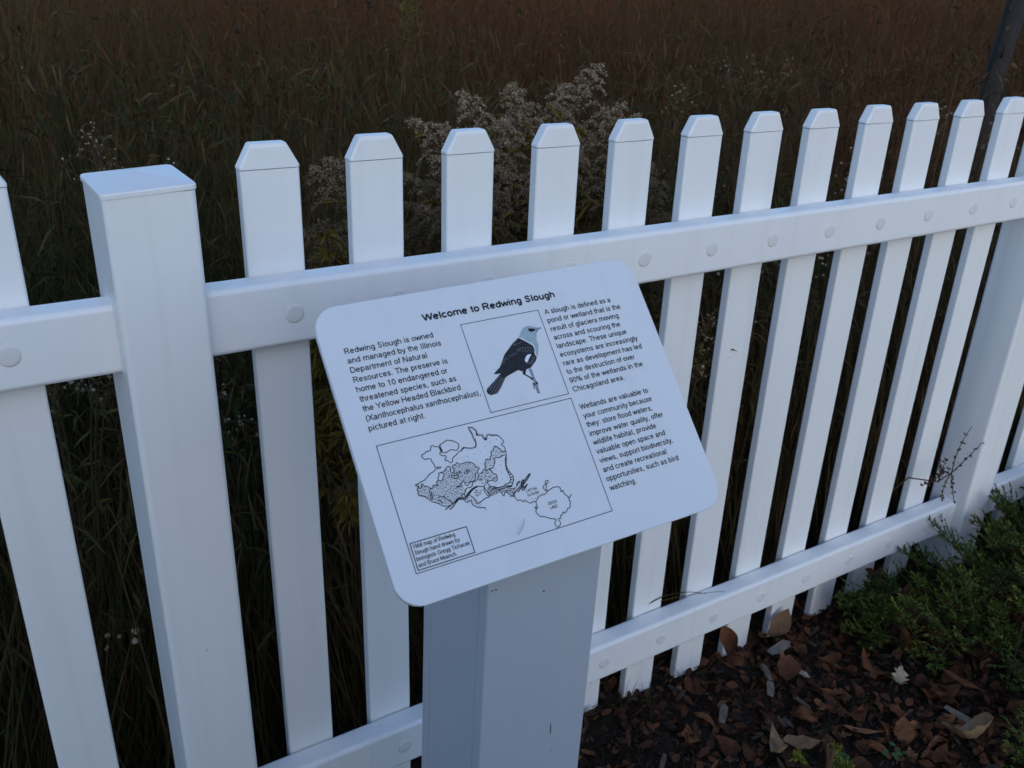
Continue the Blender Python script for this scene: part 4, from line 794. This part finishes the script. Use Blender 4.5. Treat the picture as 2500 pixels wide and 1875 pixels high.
# ------------------------------------------------------------------ fallen leaves, chips, twigs
def leaf_mesh(kind, l, w, curl, fold, tint, twist=0.0, seed=0):
    q = random.Random(seed); n = {'oak': 13, 'ovate': 9, 'lance': 9, 'round': 9}[kind]; V = []; F = []
    for i in range(n):
        t = i/(n-1)
        if kind == 'oak': hw = (math.sin(math.pi*min(1, t*.95+.05))**.8)*(.62+.5*(1 if i % 2 else -.42)*min(1, 4*t*(1-t)))*(.55+.65*t)
        elif kind == 'ovate': hw = math.sin(math.pi*(t**.75))**.9
        elif kind == 'lance': hw = .6*math.sin(math.pi*t**.8)**1.1
        else: hw = math.sin(math.pi*t)**.5
        hw = max(hw, .02)*w/2*q.uniform(.9, 1.1); x = (t-.5)*l
        z = curl*l*(4*(t-.5)**2)*(1 if q.random() < 2 else 0); tw = twist*(t-.5)
        for s_ in (-1, 0, 1):
            y = hw*s_*(1-abs(fold)*.35); zz = z+(fold*hw if s_ else 0)+q.uniform(-.09, .09)*w*(s_ != 0)+.03*w*math.sin(9*t+seed)
            V.append((x, y*math.cos(tw)-zz*math.sin(tw), y*math.sin(tw)+zz*math.cos(tw)))
    for i in range(n-1):
        for j in (0, 1): F.append((i*3+j, (i+1)*3+j, (i+1)*3+j+1, i*3+j+1))
    b = len(V); V += [(.5*l, -.0008, V[(n-1)*3+1][2]), (.5*l, .0008, V[(n-1)*3+1][2]), (.5*l+.18*l, 0, V[(n-1)*3+1][2]+.1*curl*l)]; F.append((b, b+1, b+2))
    me = mesh_from('fallen_leaf', V, F, M['leaf'], smooth=True)
    a = me.attributes.new('tint', 'FLOAT', 'FACE'); a.data.foreach_set('value', [max(0, min(1, tint+q.uniform(-.05, .05))) for _ in F]); return me
kinds = []
for k in range(26):
    kd = q = random.choice(['ovate', 'ovate', 'lance', 'round', 'oak']); l = random.uniform(.040, .078)
    tt = random.choice([.12, .2, .28, .3, .36, .42, .45, .5, .55, .6, .72])
    me = leaf_mesh(kd, l, l*random.uniform(.42, .66), random.uniform(-.25, .35), random.uniform(-.6, .7), tt, random.uniform(-1.2, 1.2), k)
    me['size'] = l; me['look'] = ('dark brown ' if tt < .2 else 'reddish brown ' if tt < .42 else 'orange brown ' if tt < .58 else 'tan ')+{'oak': 'lobed', 'ovate': 'oval', 'lance': 'narrow', 'round': 'rounded'}[kd]; kinds.append(me)
# one by one: the leaves that stand out
def hero(kind, loc, l, w, tint, rot, label, curl=.25, fold=.4, twist=.3, seed=1):
    o = link('fallen_leaf', leaf_mesh(kind, l, w, curl, fold, tint, twist, seed), None, loc, rot); tag(o, label, 'leaf')
hero('ovate', (1.315, .005, .035), .105, .050, .72, (.15, .1, R(200)), 'large curled tan leaf lying under the lower rail by the picket feet', .3, .35)
hero('round', (1.185, .018, .045), .07, .05, .50, (.8, .4, R(250)), 'orange-brown cupped leaf leaning against a picket foot', .4, .6)
hero('oak', (1.444, -.233, .025), .075, .050, 1.0, (.2, .1, R(40)), 'pale cream lobed leaf lying alone on the mulch left of the juniper', .2, .3)
hero('oak', (1.68, -.165, .17), .100, .060, .97, (.5, -.3, R(110)), 'pale lobed leaf caught in the juniper branches', .15, .2)
hero('ovate', (1.398, -.425, .05), .115, .075, .84, (.5, .5, R(120)), 'big pale tan leaf with folded edge near the bottom right corner', .35, .7, .8)
hero('lance', (1.34, -.41, .02), .09, .05, .35, (.1, .1, R(20)), 'dark reddish leaf under the big folded tan leaf', .1, .2)
hero('ovate', (1.055, -.245, .03), .085, .042, .80, (-.2, .2, R(60)), 'pale curled leaf at the bottom edge right of the sign post', .4, .5)
hero('ovate', (1.115, -.25, .02), .085, .045, .72, (.1, .1, R(-20)), 'greyish tan leaf beside the pale curled one at the bottom edge', .1, .3)
hero('lance', (1.25, -.287, .02), .085, .028, .62, (.2, .0, R(-40)), 'long narrow brown leaf lying level in the middle of the litter', .15, .4)
hero('oak', (1.482, -.304, .025), .085, .06, .28, (.4, .1, R(80)), 'dark red lobed leaf in front of the juniper edge', .1, .3)
hero('lance', (1.556, -.303, .03), .095, .035, .42, (.3, .2, R(-60)), 'rust coloured leaf slanting under the juniper edge', .1, .3)
hero('round', (1.345, -.124, .03), .055, .042, .38, (.3, .2, R(150)), 'rounded brown leaf standing on edge in the mulch below the rail', .3, .5)
hero('ovate', (1.40, .055, .06), .060, .045, .45, (1.1, .2, R(200)), 'small orange leaf stuck upright at the foot of the eighth picket', .3, .5)
hero('ovate', (1.24, -.10, .03), .075, .055, .30, (.2, .1, R(220)), 'broad brown leaf beside the grey wood chips', .2, .3)
hero('ovate', (1.66, .02, .07), .060, .035, .66, (1.2, .1, R(100)), 'tan leaf standing behind the juniper tuft', .1, .3)
def dens(x, y):
    # bare dark soil next to the sign post, thicker litter to the right
    d = .15+1.1*max(0, min(1, (x-.95)/.35)); 
    if x > 1.9: d *= .5
    return d
def place(x, y):
    if y > .02: return 'between the picket feet'
    if x < 1.0: return 'on bare soil by the sign post'
    if x > 1.75: return 'among the juniper branches'
    if x > 1.5: return 'at the left edge of the juniper'
    if y < -.36: return 'near the bottom right corner'
    if y < -.2: return 'in the thick lower right litter'
    if y < -.08: return 'below the grey wood chips'
    return 'just in front of the lower rail'
def tilt_word(o):
    t = max(abs(o.rotation_euler.x), abs(o.rotation_euler.y)); return ' lying flat' if t < .25 else ' tilted' if t < .65 else ' standing on edge'
n_l = 0; rl = random.Random(21)
while n_l < 285:
    x = rl.uniform(.72, 2.0); y = rl.uniform(-.62, .11)
    if rl.random() > dens(x, y) or y < -.11-(x-.70)*.564: continue
    if abs(y-.053) < .03 and ((x-X1) % SP < .05 or (x-X1) % SP > SP-.05): continue
    if XB-.03 < x < XB+PW+.03 and y > YP-.04: continue
    o = link('fallen_leaf', rl.choice(kinds), None, (x, y, gz(x, y)+rl.uniform(.006, .022)), (rl.gauss(0, .30), rl.gauss(0, .30), rl.uniform(0, 6.28)))
    s_ = rl.uniform(.6, 1.1); o.scale = (s_, s_, s_)
    sz = o.data['size']*s_; sw = 'tiny' if sz < .030 else 'small' if sz < .042 else 'medium sized'
    tag(o, f"{sw} {o.data['look']} leaf{tilt_word(o)} {place(x, y)}", 'leaf', 'fallen brown leaves on the mulch'); n_l += 1
def chip_mesh(l, w, h, tint, seed):
    q = random.Random(seed); V = []
    for z in (0, h):
        for x, y in ((-.5, -.35), (-.1, -.5), (.35, -.42), (.5, .05), (.3, .45), (-.45, .38)): V.append((x*l*q.uniform(.85, 1.1), y*w*q.uniform(.8, 1.15), z*q.uniform(.6, 1.2)))
    F = [(i, (i+1) % 6, 6+(i+1) % 6, 6+i) for i in range(6)]+[tuple(reversed(range(6))), tuple(range(6, 12))]
    me = mesh_from('wood_chip', V, F, M['chip']); a = me.attributes.new('tint', 'FLOAT', 'FACE'); a.data.foreach_set('value', [tint]*len(F)); return me
def chip_hero(loc, l, w, tint, rz, label):
    o = link('wood_chip', chip_mesh(l, w, .004, tint, int(l*9999)), None, loc, (.15, .1, R(rz))); tag(o, label, 'wood chip')
chip_hero((1.293, -.025, .022), .085, .024, .85, 28-20, 'long pale grey wood chip lying flat below the lower rail')
chip_hero((1.272, -.101, .022), .055, .012, 1.0, -70, 'thin whitish wood splinter near the grey chips')
chip_hero((1.208, -.065, .020), .060, .016, .7, 60, 'narrow grey wood chip left of the whitish splinter')
chip_hero((1.178, -.106, .020), .055, .018, .75, 45, 'blue-grey wood chip nearest the sign post among the litter')
chip_hero((1.037, -.110, .018), .065, .018, .7, 40, 'grey wood chip on the bare dark soil')
chip_hero((1.47, -.375, .022), .085, .018, .75, -75, 'grey-green strip of wood beside the big folded tan leaf')
chips = []
for k in range(14):
    l = rl.uniform(.018, .045); w = rl.uniform(.006, .014); t = rl.choice([.1, .2, .3, .3, .45, .6]); me = chip_mesh(l, w, rl.uniform(.002, .006), t, k)
    me['look'] = ('long ' if l > .034 else 'short ')+('slim ' if w < .009 else 'broad ')+('dark' if t < .4 else 'brown grey' if t < .65 else 'pale grey'); chips.append(me)
for k in range(150):
    x = rl.uniform(.66, 2.1); y = rl.uniform(-.62, .12)
    if XB-.03 < x < XB+PW+.03 and y > YP-.04: continue
    o = link('wood_chip', rl.choice(chips), None, (x, y, gz(x, y)+rl.uniform(.0, .012)), (rl.gauss(0, .3), rl.gauss(0, .3), rl.uniform(0, 6.28)))
    tag(o, f"{o.data['look']} wood chip {place(x, y)}", 'wood chip', 'wood chips in the mulch')
# fine crumbs of bark, needles and leaf bits
g = Strips(); n = 20000; x = rng.uniform(.45, 2.5, n); y = rng.uniform(-.75, .35, n); z = np.array([gz(a, b) for a, b in zip(x, y)])+rng.uniform(0, .008, n)
g.add(np.stack([x, y, z], 1), np.stack([rng.normal(0, 1, n), rng.normal(0, 1, n), rng.normal(0, .35, n)], 1), rng.uniform(.004, .020, n), rng.uniform(.0015, .006, n), .1, np.clip(rng.beta(1.0, 6, n), 0, .6), 2, wide_mid=True)
o = g.obj('mulch_crumbs', M['chip']); tag(o, 'fine dark bark crumbs and needles covering the soil', 'mulch', kind='stuff')
g = Strips(); n = 5200; x = .6+1.5*rng.random(n)**.8; y = rng.uniform(-.7, .25, n); z = np.array([gz(a, b) for a, b in zip(x, y)])+rng.uniform(.002, .014, n)
g.add(np.stack([x, y, z], 1), np.stack([rng.normal(0, 1, n), rng.normal(0, 1, n), rng.normal(0, .4, n)], 1), rng.uniform(.010, .034, n), rng.uniform(.006, .020, n), .2, np.clip(rng.normal(.24, .15, n), 0, .7), 3, wide_mid=True)
o = g.obj('leaf_crumbs', M['leaf']); tag(o, 'small broken bits of brown leaf in the mulch', 'leaf litter', kind='stuff')
# green blades at the picket feet
def tuft(x, y, n, h, label, spread=.03, D0=(0, 0, 1)):
    s_ = Strips(); s_.add(np.stack([x+rng.normal(0, spread*.3, n), y+rng.normal(0, spread*.2, n), np.full(n, gz(x, y))], 1), rng.normal(0, .35, (n, 3))*[1, .6, 0]-np.array([0, .15, 0])+np.array(D0), h*rng.uniform(.5, 1.1, n), .0022, rng.uniform(0, .5, n), rng.uniform(.1, .35, n), 4)
    o = s_.obj('grass_tuft', M['grass']); tag(o, label, 'grass tuft', 'grass tufts at the picket feet')
tuft(1.06, .01, 12, .12, 'thin grass tuft at the foot of the seventh picket'); tuft(.93, .005, 10, .10, 'thin grass tuft at the foot of the sixth picket')
tuft(.88, .02, 7, .13, 'sparse grass tuft between two picket feet nearest the sign post'); 
s_ = Strips(); s_.tube(bez((.86, .07, .02), (.885, .06, .18), (.93, .046, .229), 6), .0014, .0016, .12, 3)
s_.tube(bez((.93, .046, .229), (.99, .036, .262), (1.075, .020, .224), 9), .0016, .0006, .12, 3); s_.tube(bez((.95, .05, .225), (1.02, .03, .238), (1.12, .010, .221), 9), .0012, .0005, .35, 3)
o = s_.obj('bent_grass', M['grass']); tag(o, 'long green grass blades bent across the top of the lower rail', 'grass')
# clover and seedlings
def clover(x, y, label, n=7):
    s_ = Strips(); a = rng.uniform(0, 6.28, n*3); c = np.repeat(np.stack([x+rng.normal(0, .012, n), y+rng.normal(0, .012, n), np.full(n, gz(x, y)+.018)], 1), 3, 0)
    s_.add(c, np.stack([np.cos(a), np.sin(a), np.full(n*3, .15)], 1), .011, .010, .2, rng.uniform(.3, 1, n*3), 3, side=np.tile([0, 0, 1.], (n*3, 1)), wide_mid=True)
    for q in c[::3]: s_.tube([(q[0], q[1], gz(x, y)-.004), tuple(q)], .0008, .0006, .3, 3)
    o = s_.obj('clover', M['weed']); tag(o, label, 'clover')
clover(1.161, -.31, 'tiny green clover patch at the bottom edge in the litter'); clover(1.265, -.36, 'faint green seedling patch left of the big folded leaf', 5)
# made-up evergreen shrub, added unseen behind the viewpoint: it takes the low sky from the foot of the fence
e = empty('added_shade_shrub', (-1.0, -2.35, 0)); tag(e, 'added dark evergreen shrub, unseen behind the viewpoint, blocking low sky', 'shrub')
def shrub(cx, cy, rx, ry, h, n):
    s_ = Strips(); a = rng.uniform(0, 6.28, n); u = rng.random(n)**.5; zz = h*rng.random(n)**.8; prof = np.sqrt(np.clip(1-(np.clip(zz/h-.45, 0, 1)/.58)**2, 0.02, 1))
    P = np.stack([cx+rx*u*prof*np.cos(a), cy+ry*u*prof*np.sin(a), zz], 1)
    s_.add(P, rng.normal(0, 1, (n, 3))+[0, 0, .5], rng.uniform(.04, .10, n), .03, .2, rng.uniform(0, .45, n), 2, wide_mid=True); return s_
shrub(-1.0, -2.35, 1.5, .55, 1.55, 16000).obj('foliage', M['juniper'], e, (-1.0, -2.35, 0))['kind'] = 'stuff'
s_ = Strips()
for _ in range(14):
    q = np.array([-1.0+rng.uniform(-1.2, 1.2), -2.35+rng.uniform(-.3, .3), 0]); s_.tube([q, q+[rng.normal(0, .1), rng.normal(0, .1), .7], q+[rng.normal(0, .2), rng.normal(0, .15), 1.25]], .02, .006, .2, 5)
s_.obj('branch', M['drystem'], e, (-1.0, -2.35, 0))['kind'] = 'stuff'
print('objects', len(bpy.data.objects))
